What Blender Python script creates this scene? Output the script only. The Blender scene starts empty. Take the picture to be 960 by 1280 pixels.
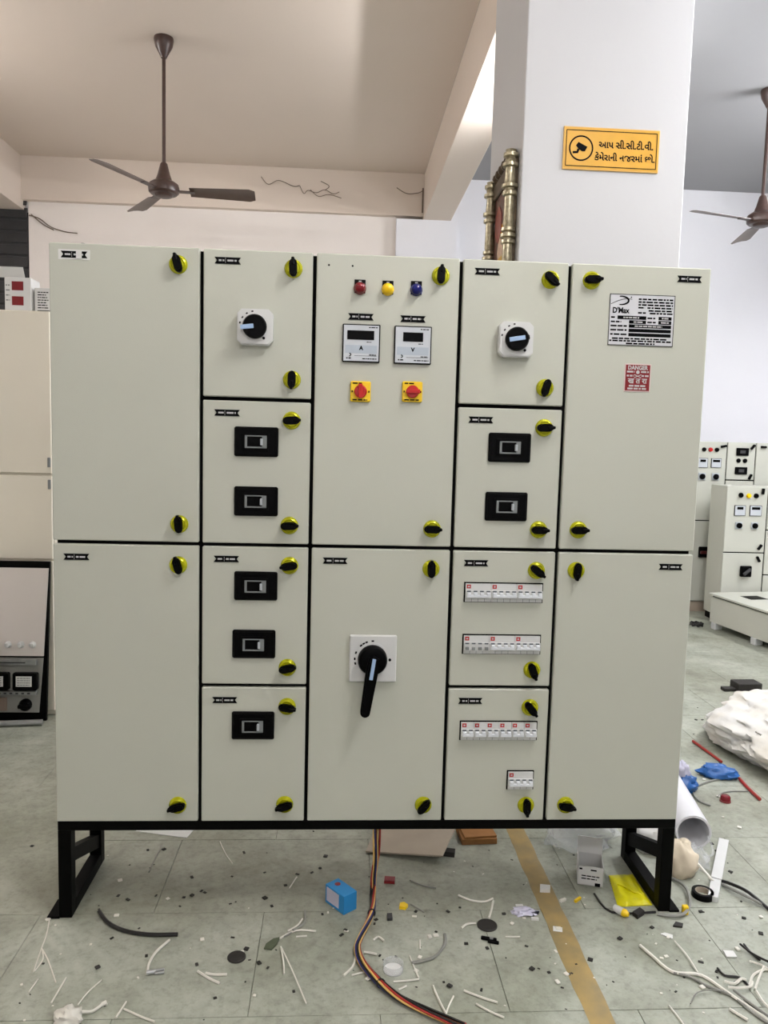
import bpy, bmesh, math, random
from mathutils import Vector, Matrix
random.seed(7)
S = bpy.context.scene
C = S.collection

# ------------------------------------------------------------------ camera
def look_camera():
    cd = bpy.data.cameras.new('camera')
    cam = bpy.data.objects.new('camera', cd)
    C.objects.link(cam)
    cd.sensor_fit = 'VERTICAL'
    cd.sensor_height = 36.0
    cd.lens = 36.0 * 960.0 / 1280.0
    cd.clip_start = 0.05
    p, y, r = 0.0929, 0.0599, 0.0261
    fw = Vector((math.sin(y) * math.cos(p), math.cos(y) * math.cos(p), -math.sin(p)))
    rt = Vector((math.cos(y), -math.sin(y), 0))
    up = rt.cross(fw)
    c, s = math.cos(r), math.sin(r)
    rt2 = rt * c + up * s
    up2 = up * c - rt * s
    m = Matrix((rt2, up2, -fw)).transposed().to_4x4()
    m.translation = Vector((0.851, -2.335, 1.519))
    cam.matrix_world = m
    S.camera = cam
look_camera()

# ------------------------------------------------------------------ world, lamps, exposure
w = bpy.data.worlds.new('world'); S.world = w; w.use_nodes = True
w.node_tree.nodes['Background'].inputs[0].default_value = (0.8, 0.85, 0.9, 1)
w.node_tree.nodes['Background'].inputs[1].default_value = 0.02
S.view_settings.view_transform = 'Standard'
S.view_settings.look = 'None'
S.view_settings.gamma = 1.0
S.view_settings.use_curve_mapping = False
S.view_settings.exposure = 1.5

HC = 4.1          # ceiling height
YB = 5.45         # back wall
XL, XR, YF = -3.2, 7.6, -5.2
# fluorescent battens: (x, y, z, direction of the tube, radiance, colour, what it hangs on, label)
WARM = (1.0, 0.98, 0.955); COOL = (0.97, 0.975, 1.0)
TUBES = [
    ((2.10, -1.35, 3.62), 'y', 160, WARM, 'fluorescent tube light hanging above the right half of the aisle before the panel'),
    ((-0.55, -1.55, 3.55), 'x', 14, WARM, 'fluorescent tube light hanging above the left half of the aisle before the panel'),
    ((1.40, -3.90, 3.40), 'x', 82, WARM, 'added unseen tube light behind the photographer lifting the lower doors'),  # fill lamp added to lift the lower panel doors
    ((3.45, 0.35, 3.40), 'y', 185, COOL, 'fluorescent tube light hanging in the right bay beside the white pillar'),
    ((5.20, 2.50, 3.45), 'y', 290, COOL, 'fluorescent tube light hanging in the right bay near the rear switchboards'),
    ((2.05, 2.30, 3.40), 'y', 75, COOL, 'fluorescent tube light hidden behind the white pillar'),
    ((-2.60, 2.40, 3.60), 'y', 68, WARM, 'added unseen tube light in the left bay brightening the ceiling'),  # unseen lamp added to brighten the left bay ceiling
]

# ------------------------------------------------------------------ materials
def lin(c):
    return tuple(((v / 255.0) / 12.92 if v / 255.0 <= 0.04045 else ((v / 255.0 + 0.055) / 1.055) ** 2.4) for v in c)
MATS = {}
def mat(name, rgb, rough=0.5, metal=0.0, var=0.06, scale=8.0, bump=0.0, bscale=120.0, spec=0.5, alpha=None, trans=0.0, rgb2=None, objvar=0.0, coat=0.0, detail=4.0):
    if name in MATS: return MATS[name]
    m = bpy.data.materials.new(name); m.use_nodes = True
    nt = m.node_tree; b = nt.nodes['Principled BSDF']
    a = lin(rgb)
    z = lin(rgb2) if rgb2 else tuple(max(0.0, v * (1 - var * 2)) for v in a)
    tc = nt.nodes.new('ShaderNodeTexCoord')
    no = nt.nodes.new('ShaderNodeTexNoise'); no.inputs['Scale'].default_value = scale; no.inputs['Detail'].default_value = detail
    nt.links.new(tc.outputs['Object'], no.inputs['Vector'])
    rp = nt.nodes.new('ShaderNodeValToRGB')
    rp.color_ramp.elements[0].position = 0.3; rp.color_ramp.elements[1].position = 0.7
    rp.color_ramp.elements[0].color = (*z, 1); rp.color_ramp.elements[1].color = (*a, 1)
    nt.links.new(no.outputs['Fac'], rp.inputs['Fac'])
    col = rp.outputs['Color']
    if objvar:
        oi = nt.nodes.new('ShaderNodeObjectInfo')
        mr = nt.nodes.new('ShaderNodeMapRange'); mr.inputs['To Min'].default_value = 1 - objvar; mr.inputs['To Max'].default_value = 1 + objvar
        nt.links.new(oi.outputs['Random'], mr.inputs['Value'])
        hs = nt.nodes.new('ShaderNodeHueSaturation')
        nt.links.new(mr.outputs['Result'], hs.inputs['Value']); nt.links.new(col, hs.inputs['Color'])
        col = hs.outputs['Color']
    nt.links.new(col, b.inputs['Base Color'])
    b.inputs['Roughness'].default_value = rough; b.inputs['Metallic'].default_value = metal
    b.inputs['Specular IOR Level'].default_value = spec
    if coat: b.inputs['Coat Weight'].default_value = coat
    if trans: b.inputs['Transmission Weight'].default_value = trans
    if alpha is not None: b.inputs['Alpha'].default_value = alpha
    if bump:
        n2 = nt.nodes.new('ShaderNodeTexNoise'); n2.inputs['Scale'].default_value = bscale; n2.inputs['Detail'].default_value = 3
        nt.links.new(tc.outputs['Object'], n2.inputs['Vector'])
        bp = nt.nodes.new('ShaderNodeBump'); bp.inputs['Strength'].default_value = bump; bp.inputs['Distance'].default_value = 0.01
        nt.links.new(n2.outputs['Fac'], bp.inputs['Height']); nt.links.new(bp.outputs['Normal'], b.inputs['Normal'])
    MATS[name] = m
    return m
def emis(name, rgb, strength):
    m = bpy.data.materials.new(name); m.use_nodes = True
    nt = m.node_tree; b = nt.nodes['Principled BSDF']
    b.inputs['Base Color'].default_value = (0.9, 0.9, 0.9, 1)
    b.inputs['Emission Color'].default_value = (*rgb, 1); b.inputs['Emission Strength'].default_value = strength
    MATS[name] = m
    return m

M = dict(
    wall_cream=mat('cream wall paint', (241, 234, 229), 0.8, var=0.03, scale=1.6, bump=0.05, bscale=30),
    wall_white=mat('white wall paint', (238, 238, 243), 0.75, var=0.015, scale=1.5, bump=0.04, bscale=30),
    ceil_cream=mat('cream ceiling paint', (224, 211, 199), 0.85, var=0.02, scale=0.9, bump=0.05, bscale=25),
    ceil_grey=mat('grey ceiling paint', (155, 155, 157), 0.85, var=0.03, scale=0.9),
    pillar=mat('white pillar paint', (196, 196, 198), 0.7, var=0.01, scale=2, bump=0.03, bscale=40),
    tile=mat('grey stone tile', (168, 171, 159), 0.45, var=0.16, scale=2.3, bump=0.06, bscale=45, rgb2=(128, 131, 114), objvar=0.02, detail=9),
    grout=mat('dark tile joint', (132, 130, 119), 0.9, var=0.1, scale=20),
    panel=mat('pebble grey powder coat', (190, 192, 180), 0.42, var=0.012, scale=3, bump=0.06, bscale=420),
    panel_in=mat('panel body grey', (120, 120, 108), 0.5, var=0.03),
    gasket=mat('black door gasket', (4, 4, 4), 0.8, spec=0.1, var=0.1),
    black=mat('black satin paint', (2, 2, 2), 0.55, spec=0.08, var=0.15, scale=20),
    black_plastic=mat('black plastic', (2, 2, 3), 0.42, spec=0.08, var=0.1),
    lime=mat('yellow lock collar', (196, 196, 10), 0.22, metal=0.45, var=0.12, scale=60),
    white_plastic=mat('white plastic', (210, 211, 210), 0.4, var=0.02),
    grey_plastic=mat('light grey plastic', (182, 188, 194), 0.4, var=0.03),
    mid_plastic=mat('mid grey plastic', (128, 132, 132), 0.45, var=0.05),
    blue_mark=mat('pale blue mark', (160, 187, 222), 0.5, var=0.02),
    face=mat('meter face silver', (196, 201, 207), 0.4, var=0.02),
    face_blue=mat('meter face blue band', (174, 184, 196), 0.4, var=0.02),
    silver=mat('brushed aluminium', (190, 192, 194), 0.35, metal=0.7, var=0.08, scale=30),
    steel=mat('galvanised steel', (165, 167, 166), 0.4, metal=0.6, var=0.12, scale=20),
    red=mat('red plastic', (186, 14, 14), 0.35, var=0.06),
    red_lamp=mat('red lamp lens', (120, 6, 22), 0.2, var=0.05, coat=0.12),
    yellow_lamp=mat('yellow lamp lens', (250, 205, 10), 0.25, var=0.04, coat=0.12),
    blue_lamp=mat('blue lamp lens', (8, 18, 105), 0.2, var=0.05, coat=0.12),
    yellow=mat('yellow switch plate', (245, 205, 18), 0.4, var=0.03),
    ink=mat('black ink', (3, 3, 6), 0.6, spec=0.08, var=0.05),
    white_ink=mat('white ink', (190, 190, 190), 0.6, var=0.02),
    plate=mat('rating plate face', (205, 206, 211), 0.35, var=0.02),
    danger=mat('danger plate red', (128, 12, 22), 0.4, var=0.05),
    pink=mat('plate border', (215, 196, 192), 0.5, var=0.02),
    sign=mat('cctv sign yellow', (214, 160, 40), 0.45, var=0.05, scale=14),
    sign_edge=mat('sign edge', (214, 170, 90), 0.5, var=0.03),
    brown=mat('fan brown enamel', (72, 52, 46), 0.35, var=0.12, scale=30),
    blade=mat('fan blade brown', (96, 76, 66), 0.4, var=0.1, scale=12),
    brass=mat('frame antique silver', (196, 186, 158), 0.30, metal=0.7, var=0.25, scale=60),
    brass_dark=mat('frame dark carving', (92, 76, 56), 0.4, metal=0.5, var=0.3, scale=70),
    beige_cab=mat('beige cabinet paint', (228, 222, 207), 0.5, var=0.02, scale=3),
    pinkish=mat('pale cabinet paint', (222, 215, 210), 0.5, var=0.02, scale=3),
    louvre=mat('dark louvre', (58, 58, 60), 0.5, var=0.12),
    rear_cab=mat('rear cabinet paint', (196, 197, 186), 0.45, var=0.02, scale=3),
    tan=mat('tan plinth', (170, 155, 140), 0.6, var=0.06),
    tape_floor=mat('worn floor tape', (168, 142, 88), 0.5, var=0.12, scale=14, rgb2=(136, 122, 88), detail=8),
    card=mat('brown cardboard', (156, 108, 58), 0.8, var=0.1, scale=20),
    greyboard=mat('grey board', (168, 156, 140), 0.8, var=0.06, scale=10),
    paper=mat('white paper', (218, 218, 216), 0.8, var=0.02),
    blue_card=mat('blue carton', (40, 140, 205), 0.5, var=0.05),
    yellow_bag=mat('yellow plastic bag', (226, 218, 10), 0.3, var=0.08, scale=25, bump=0.3, bscale=40),
    wire_white=mat('white wire', (226, 223, 213), 0.5, var=0.05),
    wire_grey=mat('grey wire', (140, 140, 134), 0.5, var=0.06),
    wire_black=mat('black wire', (24, 22, 22), 0.45, var=0.1),
    wire_red=mat('red wire', (168, 40, 34), 0.45, var=0.08),
    wire_yellow=mat('yellow wire', (226, 186, 110), 0.45, var=0.06),
    wire_blue=mat('blue wire', (38, 44, 110), 0.45, var=0.06),
    wire_brown=mat('brown wire', (96, 52, 36), 0.45, var=0.08),
    pvc=mat('white pipe', (220, 220, 224), 0.4, var=0.02),
    beige_sack=mat('beige sack', (222, 208, 184), 0.7, var=0.06, scale=12),
    sack=mat('white woven sack', (218, 217, 214), 0.6, var=0.05, scale=6, bump=0.6, bscale=11, rgb2=(212, 205, 192)),
    clear=mat('clear plastic film', (235, 238, 240), 0.15, var=0.02, alpha=0.28),
    blue_bag=mat('blue plastic', (38, 98, 170), 0.35, var=0.12, scale=25),
    lilac=mat('pale plastic', (206, 204, 224), 0.35, var=0.05),
    dark_bit=mat('dark scrap', (40, 37, 33), 0.7, var=0.2, scale=60),
    green_bit=mat('dark green scrap', (84, 92, 70), 0.7, var=0.1, scale=40),
    cob=mat('cobweb strand', (120, 104, 92), 0.9, var=0.1),
    picture=mat('picture ground', (96, 52, 44), 0.4, var=0.2, scale=30),
)

def tile_material():
    m = M['tile']; nt = m.node_tree; nt.nodes.clear()
    out = nt.nodes.new('ShaderNodeOutputMaterial'); b = nt.nodes.new('ShaderNodeBsdfPrincipled'); nt.links.new(b.outputs[0], out.inputs[0])
    g = nt.nodes.new('ShaderNodeNewGeometry')
    def noise(scale, detail, rough=0.55):
        n = nt.nodes.new('ShaderNodeTexNoise'); n.inputs['Scale'].default_value = scale; n.inputs['Detail'].default_value = detail; n.inputs['Roughness'].default_value = rough
        nt.links.new(g.outputs['Position'], n.inputs['Vector']); return n.outputs['Fac']
    def ramp(fac, p0, c0, p1, c1):
        r = nt.nodes.new('ShaderNodeValToRGB'); e = r.color_ramp.elements
        e[0].position = p0; e[0].color = (*c0, 1); e[1].position = p1; e[1].color = (*c1, 1)
        nt.links.new(fac, r.inputs['Fac']); return r.outputs['Color']
    def mul(a, c):
        x = nt.nodes.new('ShaderNodeMix'); x.data_type = 'RGBA'; x.blend_type = 'MULTIPLY'; x.inputs[0].default_value = 1.0
        nt.links.new(a, x.inputs[6]); nt.links.new(c, x.inputs[7]); return x.outputs[2]
    base = ramp(noise(2.6, 10, 0.62), 0.30, lin((136, 139, 124)), 0.68, lin((180, 184, 173)))
    dirt_shade = ramp(noise(0.8, 6), 0.34, (0.78, 0.75, 0.70), 0.58, (1, 1, 1))          # trodden-in dirty brown, also painting shade into the floor colour
    fine = ramp(noise(38, 6, 0.7), 0.32, (0.74, 0.74, 0.72), 0.52, (1, 1, 1))     # fine grime
    scuff = ramp(noise(9, 8, 0.7), 0.38, (0.86, 0.86, 0.84), 0.60, (1.06, 1.06, 1.05))
    nt.links.new(mul(mul(mul(base, dirt_shade), fine), scuff), b.inputs['Base Color'])
    rr = nt.nodes.new('ShaderNodeMapRange'); rr.inputs['To Min'].default_value = 0.32; rr.inputs['To Max'].default_value = 0.62
    nt.links.new(noise(5, 5), rr.inputs['Value']); nt.links.new(rr.outputs['Result'], b.inputs['Roughness'])
    bp = nt.nodes.new('ShaderNodeBump'); bp.inputs['Strength'].default_value = 0.08; bp.inputs['Distance'].default_value = 0.01
    nt.links.new(noise(60, 4), bp.inputs['Height']); nt.links.new(bp.outputs['Normal'], b.inputs['Normal'])
tile_material()

# ------------------------------------------------------------------ mesh helpers
FRONT = Matrix(((1, 0, 0, 0), (0, 0, -1, 0), (0, 1, 0, 0), (0, 0, 0, 1)))   # (a right, b up, c outward) -> faces -Y
class MB:
    def __init__(self, xf=None): self.v = []; self.f = []; self.m = []; self.xf = xf
    def add(self, vs, fs, mi=0):
        n = len(self.v); self.v += [tuple(p) for p in vs]
        self.f += [tuple(i + n for i in f) for f in fs]; self.m += [mi] * len(fs)
        return self
    def box(self, x0, x1, y0, y1, z0, z1, mi=0, b=0.0, R=None):
        if b <= 0:
            vs = [(x, y, z) for x in (x0, x1) for y in (y0, y1) for z in (z0, z1)]
            fs = [(0, 1, 3, 2), (4, 6, 7, 5), (0, 4, 5, 1), (2, 3, 7, 6), (0, 2, 6, 4), (1, 5, 7, 3)]
        else:
            vs = []; idx = {}
            ax = ((x0, x1), (y0, y1), (z0, z1))
            for i in (0, 1):
                for j in (0, 1):
                    for k in (0, 1):
                        c = (i, j, k)
                        for a in range(3):
                            p = [ax[d][c[d]] + (b if c[d] == 0 else -b) for d in range(3)]
                            p[a] = ax[a][c[a]]
                            idx[(c, a)] = len(vs); vs.append(tuple(p))
            fs = []
            for a in range(3):
                o = [d for d in range(3) if d != a]
                for s in (0, 1):
                    q = []
                    for (u, t) in ((0, 0), (1, 0), (1, 1), (0, 1)):
                        c = [0, 0, 0]; c[a] = s; c[o[0]] = u; c[o[1]] = t
                        q.append(idx[(tuple(c), a)])
                    fs.append(tuple(q))
                for u in (0, 1):
                    for t in (0, 1):
                        c0 = [0, 0, 0]; c1 = [0, 0, 0]
                        c0[o[0]] = c1[o[0]] = u; c0[o[1]] = c1[o[1]] = t; c1[a] = 1
                        c0 = tuple(c0); c1 = tuple(c1)
                        fs.append((idx[(c0, o[0])], idx[(c0, o[1])], idx[(c1, o[1])], idx[(c1, o[0])]))
            for i in (0, 1):
                for j in (0, 1):
                    for k in (0, 1):
                        fs.append(tuple(idx[((i, j, k), a)] for a in range(3)))
        if R is not None: vs = [R @ Vector(p) for p in vs]
        return self.add(vs, fs, mi)
    def lathe(self, prof, c=(0, 0, 0), n=20, mi=0, R=None):
        vs = []; fs = []
        for r, z in prof:
            for i in range(n):
                t = 2 * math.pi * i / n
                vs.append(Vector((r * math.cos(t), r * math.sin(t), z)))
        for k in range(len(prof) - 1):
            for i in range(n):
                j = (i + 1) % n
                fs.append((k * n + i, k * n + j, (k + 1) * n + j, (k + 1) * n + i))
        if prof[0][0] > 1e-6: fs.append(tuple(range(n - 1, -1, -1)))
        if prof[-1][0] > 1e-6: fs.append(tuple((len(prof) - 1) * n + i for i in range(n)))
        if R is not None: vs = [R @ p for p in vs]
        return self.add([p + Vector(c) for p in vs], fs, mi)
    def prism(self, poly, d0, d1, mi=0, c=(0, 0, 0), R=None):      # polygon in a,b extruded in c
        n = len(poly)
        vs = [Vector((x, y, d0)) for x, y in poly] + [Vector((x, y, d1)) for x, y in poly]
        fs = [tuple(range(n - 1, -1, -1)), tuple(range(n, 2 * n))] + [(i, (i + 1) % n, n + (i + 1) % n, n + i) for i in range(n)]
        if R is not None: vs = [R @ p for p in vs]
        return self.add([p + Vector(c) for p in vs], fs, mi)
    def tube(self, pts, r, n=6, mi=0, closed=False, caps=True):
        pts = [Vector(p) for p in pts]; k = len(pts)
        rs = r if isinstance(r, (list, tuple)) else [r] * k
        vs = []; fs = []; prev = None
        for i, p in enumerate(pts):
            a = pts[i - 1] if (i > 0 or closed) else p
            bq = pts[(i + 1) % k] if (i < k - 1 or closed) else p
            t = (bq - a)
            t = t.normalized() if t.length > 1e-9 else Vector((0, 0, 1))
            if prev is None:
                s = Vector((0, 0, 1)) if abs(t.z) < 0.9 else Vector((1, 0, 0))
                u = t.cross(s).normalized()
            else:
                u = (prev - t * prev.dot(t)); u = u.normalized() if u.length > 1e-6 else t.orthogonal().normalized()
            prev = u; q = t.cross(u)
            for j in range(n):
                g = 2 * math.pi * j / n
                vs.append(p + (u * math.cos(g) + q * math.sin(g)) * rs[i])
        for i in range(k if closed else k - 1):
            i2 = (i + 1) % k
            for j in range(n):
                j2 = (j + 1) % n
                fs.append((i * n + j, i * n + j2, i2 * n + j2, i2 * n + j))
        if caps and not closed:
            fs.append(tuple(range(n - 1, -1, -1))); fs.append(tuple((k - 1) * n + j for j in range(n)))
        return self.add(vs, fs, mi)
def rz(a): return Matrix.Rotation(a, 3, 'Z')
def rx(a): return Matrix.Rotation(a, 3, 'X')
def ry(a): return Matrix.Rotation(a, 3, 'Y')
def mesh_of(mb, name, mats, smooth=35):
    me = bpy.data.meshes.new(name)
    vs = [mb.xf @ Vector(p) for p in mb.v] if mb.xf is not None else mb.v
    me.from_pydata([tuple(p) for p in vs], [], mb.f)
    for m_ in (mats if isinstance(mats, (list, tuple)) else [mats]): me.materials.append(m_)
    me.polygons.foreach_set('material_index', mb.m)
    bm = bmesh.new(); bm.from_mesh(me); bmesh.ops.recalc_face_normals(bm, faces=bm.faces); bm.to_mesh(me); bm.free()
    if smooth:
        me.polygons.foreach_set('use_smooth', [True] * len(me.polygons))
        me.set_sharp_from_angle(angle=math.radians(smooth))
    me.update()
    return me
def obj(name, mb, mats, parent=None, loc=(0, 0, 0), rot=(0, 0, 0), smooth=35):
    me = mb if isinstance(mb, bpy.types.Mesh) else mesh_of(mb, name, mats, smooth)
    o = bpy.data.objects.new(name, me); C.objects.link(o)
    o.location = loc; o.rotation_euler = rot
    if parent is not None: o.parent = parent
    return o
def tag(o, label, cat, group=None, kind=None):
    o['label'] = label; o['category'] = cat
    if group: o['group'] = group
    if kind: o['kind'] = kind
    return o
def struct(o, label=None):
    o['kind'] = 'structure'
    if label: o['label'] = label
    return o
def thing(name, label, cat, loc=(0, 0, 0), rot=(0, 0, 0), group=None):
    o = bpy.data.objects.new(name, None); C.objects.link(o)
    o.empty_display_size = 0.1
    o.location = loc; o.rotation_euler = rot
    return tag(o, label, cat, group)
TEXTS = {}
def text_mesh(s, size, bold=0.0, width=None):
    key = (s, size, bold, width)
    if key in TEXTS: return TEXTS[key]
    cu = bpy.data.curves.new('lettering', 'FONT'); cu.body = s; cu.size = size; cu.align_x = 'CENTER'; cu.align_y = 'CENTER'
    cu.resolution_u = 3; cu.offset = bold; cu.extrude = 0.0004
    t = bpy.data.objects.new('lettering_tmp', cu); C.objects.link(t)
    bpy.context.view_layer.update()
    dg = bpy.context.evaluated_depsgraph_get()
    me = bpy.data.meshes.new_from_object(t.evaluated_get(dg)); me.name = 'lettering'
    bpy.data.objects.remove(t)
    xs = [v.co.x for v in me.vertices]; ys = [v.co.y for v in me.vertices]
    if xs:
        sx = 1.0 if not width else width / (max(xs) - min(xs))
        me.transform(Matrix.Translation((-(max(xs) + min(xs)) / 2, -(max(ys) + min(ys)) / 2, 0)))
        me.transform(Matrix.Diagonal((sx, 1, 1, 1)))
    me.transform(FRONT)
    TEXTS[key] = me
    return me
def text(s, size, m, parent, loc, bold=0.0, width=None, name='lettering', rot=(0, 0, 0)):
    me = text_mesh(s, size, bold, width)
    if not me.materials: me.materials.append(m)
    return obj(name, me, None, parent, loc, rot)
def dashes(mb, a0, a1, b, h, c, mi=0, rng=random):       # a line of print too small to read
    x = a0
    while x < a1:
        wd = min(rng.uniform(1.2, 4.2) * h, a1 - x)
        mb.box(x, x + wd, b - h / 2, b + h / 2, c, c + 0.0004, mi)
        x += wd + 0.6 * h
def smooth_path(pts, n=5):
    P = [Vector(p) for p in pts]
    if len(P) < 3: return P
    out = []
    for i in range(len(P) - 1):
        p0 = P[max(i - 1, 0)]; p1 = P[i]; p2 = P[i + 1]; p3 = P[min(i + 2, len(P) - 1)]
        for k in range(n):
            t = k / n
            out.append(0.5 * ((2 * p1) + (p2 - p0) * t + (2 * p0 - 5 * p1 + 4 * p2 - p3) * t * t + (3 * p1 - p0 - 3 * p2 + p3) * t ** 3))
    out.append(P[-1])
    return out

# ------------------------------------------------------------------ the room
def room():
    fl = struct(obj('floor', MB().box(XL, XR, YF, YB + 0.2, -0.2, -0.006), M['grout']), 'grey stone tiled workshop floor')
    tl, th = 0.70, 0.45
    me = mesh_of(MB().box(-tl / 2 + 0.0008, tl / 2 - 0.0008, -th / 2 + 0.0008, th / 2 - 0.0008, -0.012, 0, b=0.0008), 'tile', M['tile'], 0)
    for j in range(-3, 13):
        y0 = -0.43 + th * j
        off = 0.64 if j % 2 == 0 else 0.29
        for i in range(-6, 11):
            x = off + tl * i + tl / 2
            if x - tl / 2 < XL + 0.01 or x + tl / 2 > XR - 0.01 or y0 + th > YB: continue
            if y0 < 0 and (x < -2.2 or x > 6.0): continue
            obj('tile', me, None, fl, (x, y0 + th / 2, random.uniform(-0.0006, 0.0)), (0, 0, random.choice((0, math.pi))))
    xb = 1.62
    struct(obj('ceiling', MB().box(XL, xb, YF, YB + 0.2, HC, HC + 0.15), M['ceil_cream']), 'cream painted ceiling of the left bay')
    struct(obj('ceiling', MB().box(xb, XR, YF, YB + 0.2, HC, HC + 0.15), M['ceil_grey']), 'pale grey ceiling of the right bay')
    struct(obj('wall_back', MB().box(XL, XR, YB, YB + 0.2, -0.1, HC), M['wall_white'], smooth=0), 'back wall')
    struct(obj('wall_left', MB().box(XL - 0.2, XL, YF, YB + 0.2, -0.1, HC), M['wall_cream']), 'left wall')
    struct(obj('wall_right', MB().box(XR, XR + 0.2, YF, YB + 0.2, -0.1, HC), M['wall_white']), 'right wall')
    struct(obj('wall_front', MB().box(XL, XR, YF - 0.2, YF, -0.1, HC), M['wall_white']), 'wall behind the camera')
    # cream face of the back wall in the left bay, and the beams
    struct(obj('trim_1', MB().box(-2.16, 1.36, YB - 0.03, YB, 0, 3.70), M['wall_cream']), 'cream plaster of the back wall in the left bay')
    struct(obj('trim_2', MB().box(-2.25, 1.62, YB - 0.10, YB, 3.70, HC), M['ceil_cream']), 'shallow cream beam along the top of the back wall')
    struct(obj('trim_3', MB().box(1.62, 1.89, 1.20, YB, 3.665, HC, b=0.004), M['ceil_cream']), 'ceiling beam running from the white pillar to the back wall')
    struct(obj('trim_4', MB().box(XL, -2.2, 3.6, YB, 3.62, HC), M['ceil_cream']), 'ceiling beam at the left end of the back wall')
    struct(obj('trim_5', MB().box(1.36, 1.95, YB - 0.12, YB, 0, 3.665), M['wall_white']), 'white wall column below the ceiling beam')
    struct(obj('pillar', MB().box(1.57, 2.25, 0.875, 1.58, 0, HC, b=0.004), M['pillar']), 'square white pillar behind the switchboard')
    # conduit along the beam
    # dark louvred window high on the back wall
    wn = struct(obj('window_1', MB().box(-3.1, -2.165, YB - 0.02, YB, 2.0, 3.60), M['louvre']), 'dark louvred window high on the back wall')
    lm = mesh_of(MB().box(-0.46, 0.46, -0.012, 0.0, -0.05, 0.05, b=0.004, R=rx(-0.25)), 'slat', M['louvre'])
    for k in range(12):
        obj('slat', lm, None, wn, (-2.63, YB - 0.03, 2.9 + 0.115 * (k - 4)))
    # cobwebs and loose strands under the ceiling edge
    cb = MB()
    y = YB - 0.115
    for st in ([(0.42, 3.93), (0.46, 3.86), (0.50, 3.89), (0.58, 3.87), (0.66, 3.90), (0.74, 3.87), (0.80, 3.89)], [(0.52, 3.90), (0.60, 3.84), (0.70, 3.86), (0.82, 3.83)],
               [(0.05, 4.0), (0.12, 3.93), (0.22, 3.97), (0.36, 3.92), (0.42, 3.93)], [(0.66, 3.9), (0.70, 3.94), (0.62, 3.98)]):
        cb.tube(smooth_path([(a, y - 0.004 * i % 0.02, b) for i, (a, b) in enumerate(st)]), 0.0032, 5)
    tag(obj('cobweb', cb, M['cob']), 'loose dusty cobweb strands on the beam right of the left ceiling fan', 'cobweb')
    cb = MB()
    for st in ([(-2.15, 3.57), (-2.05, 3.54), (-1.95, 3.47), (-1.82, 3.43), (-1.70, 3.42)], [(-2.13, 3.58), (-2.02, 3.49), (-1.92, 3.44)]):
        cb.tube(smooth_path([(a, YB - 0.045, b) for a, b in st]), 0.005, 5)
    tag(obj('loose_wire', cb, M['cob']), 'frayed dusty wires hanging beside the dark louvred window', 'wire')
    cb = MB().tube(smooth_path([(1.35, YB - 0.13, 3.95), (1.45, YB - 0.13, 3.90), (1.56, YB - 0.13, 3.91), (1.60, YB - 0.13, 3.93)]), 0.004, 5)
    cb.tube([(1.605, 5.30, 3.95), (1.605, 5.30, 3.72)], 0.008, 6)
    tag(obj('loose_wire', cb, M['cob']), 'thin wire and short conduit at the far end of the ceiling beam', 'wire')
room()

def tube_lights():
    for (p, d, rad, col, lab) in TUBES:
        t = thing('tube_light', lab, 'lamp', p, (0, 0, 0 if d == 'x' else math.pi / 2), 'fluorescent tube lights')
        obj('batten', MB().box(-0.62, 0.62, -0.025, 0.025, 0.03, 0.07, b=0.004), M['white_plastic'], t)
        obj('tube', MB().lathe([(0.0131, -0.60), (0.0131, 0.60)], R=ry(math.pi / 2), n=10), emis('glowing tube', col, rad), t)
        for s in (-1, 1):
            obj('lamp_holder', MB().box(s * 0.607 - 0.012, s * 0.607 + 0.012, -0.018, 0.018, -0.02, 0.035, b=0.003), M['white_plastic'], t)
            top = HC - p[2]
            obj('suspension_rod', MB().lathe([(0.005, 0.065), (0.005, top)], c=(s * 0.4, 0, 0), n=6), M['steel'], t)
tube_lights()

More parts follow.
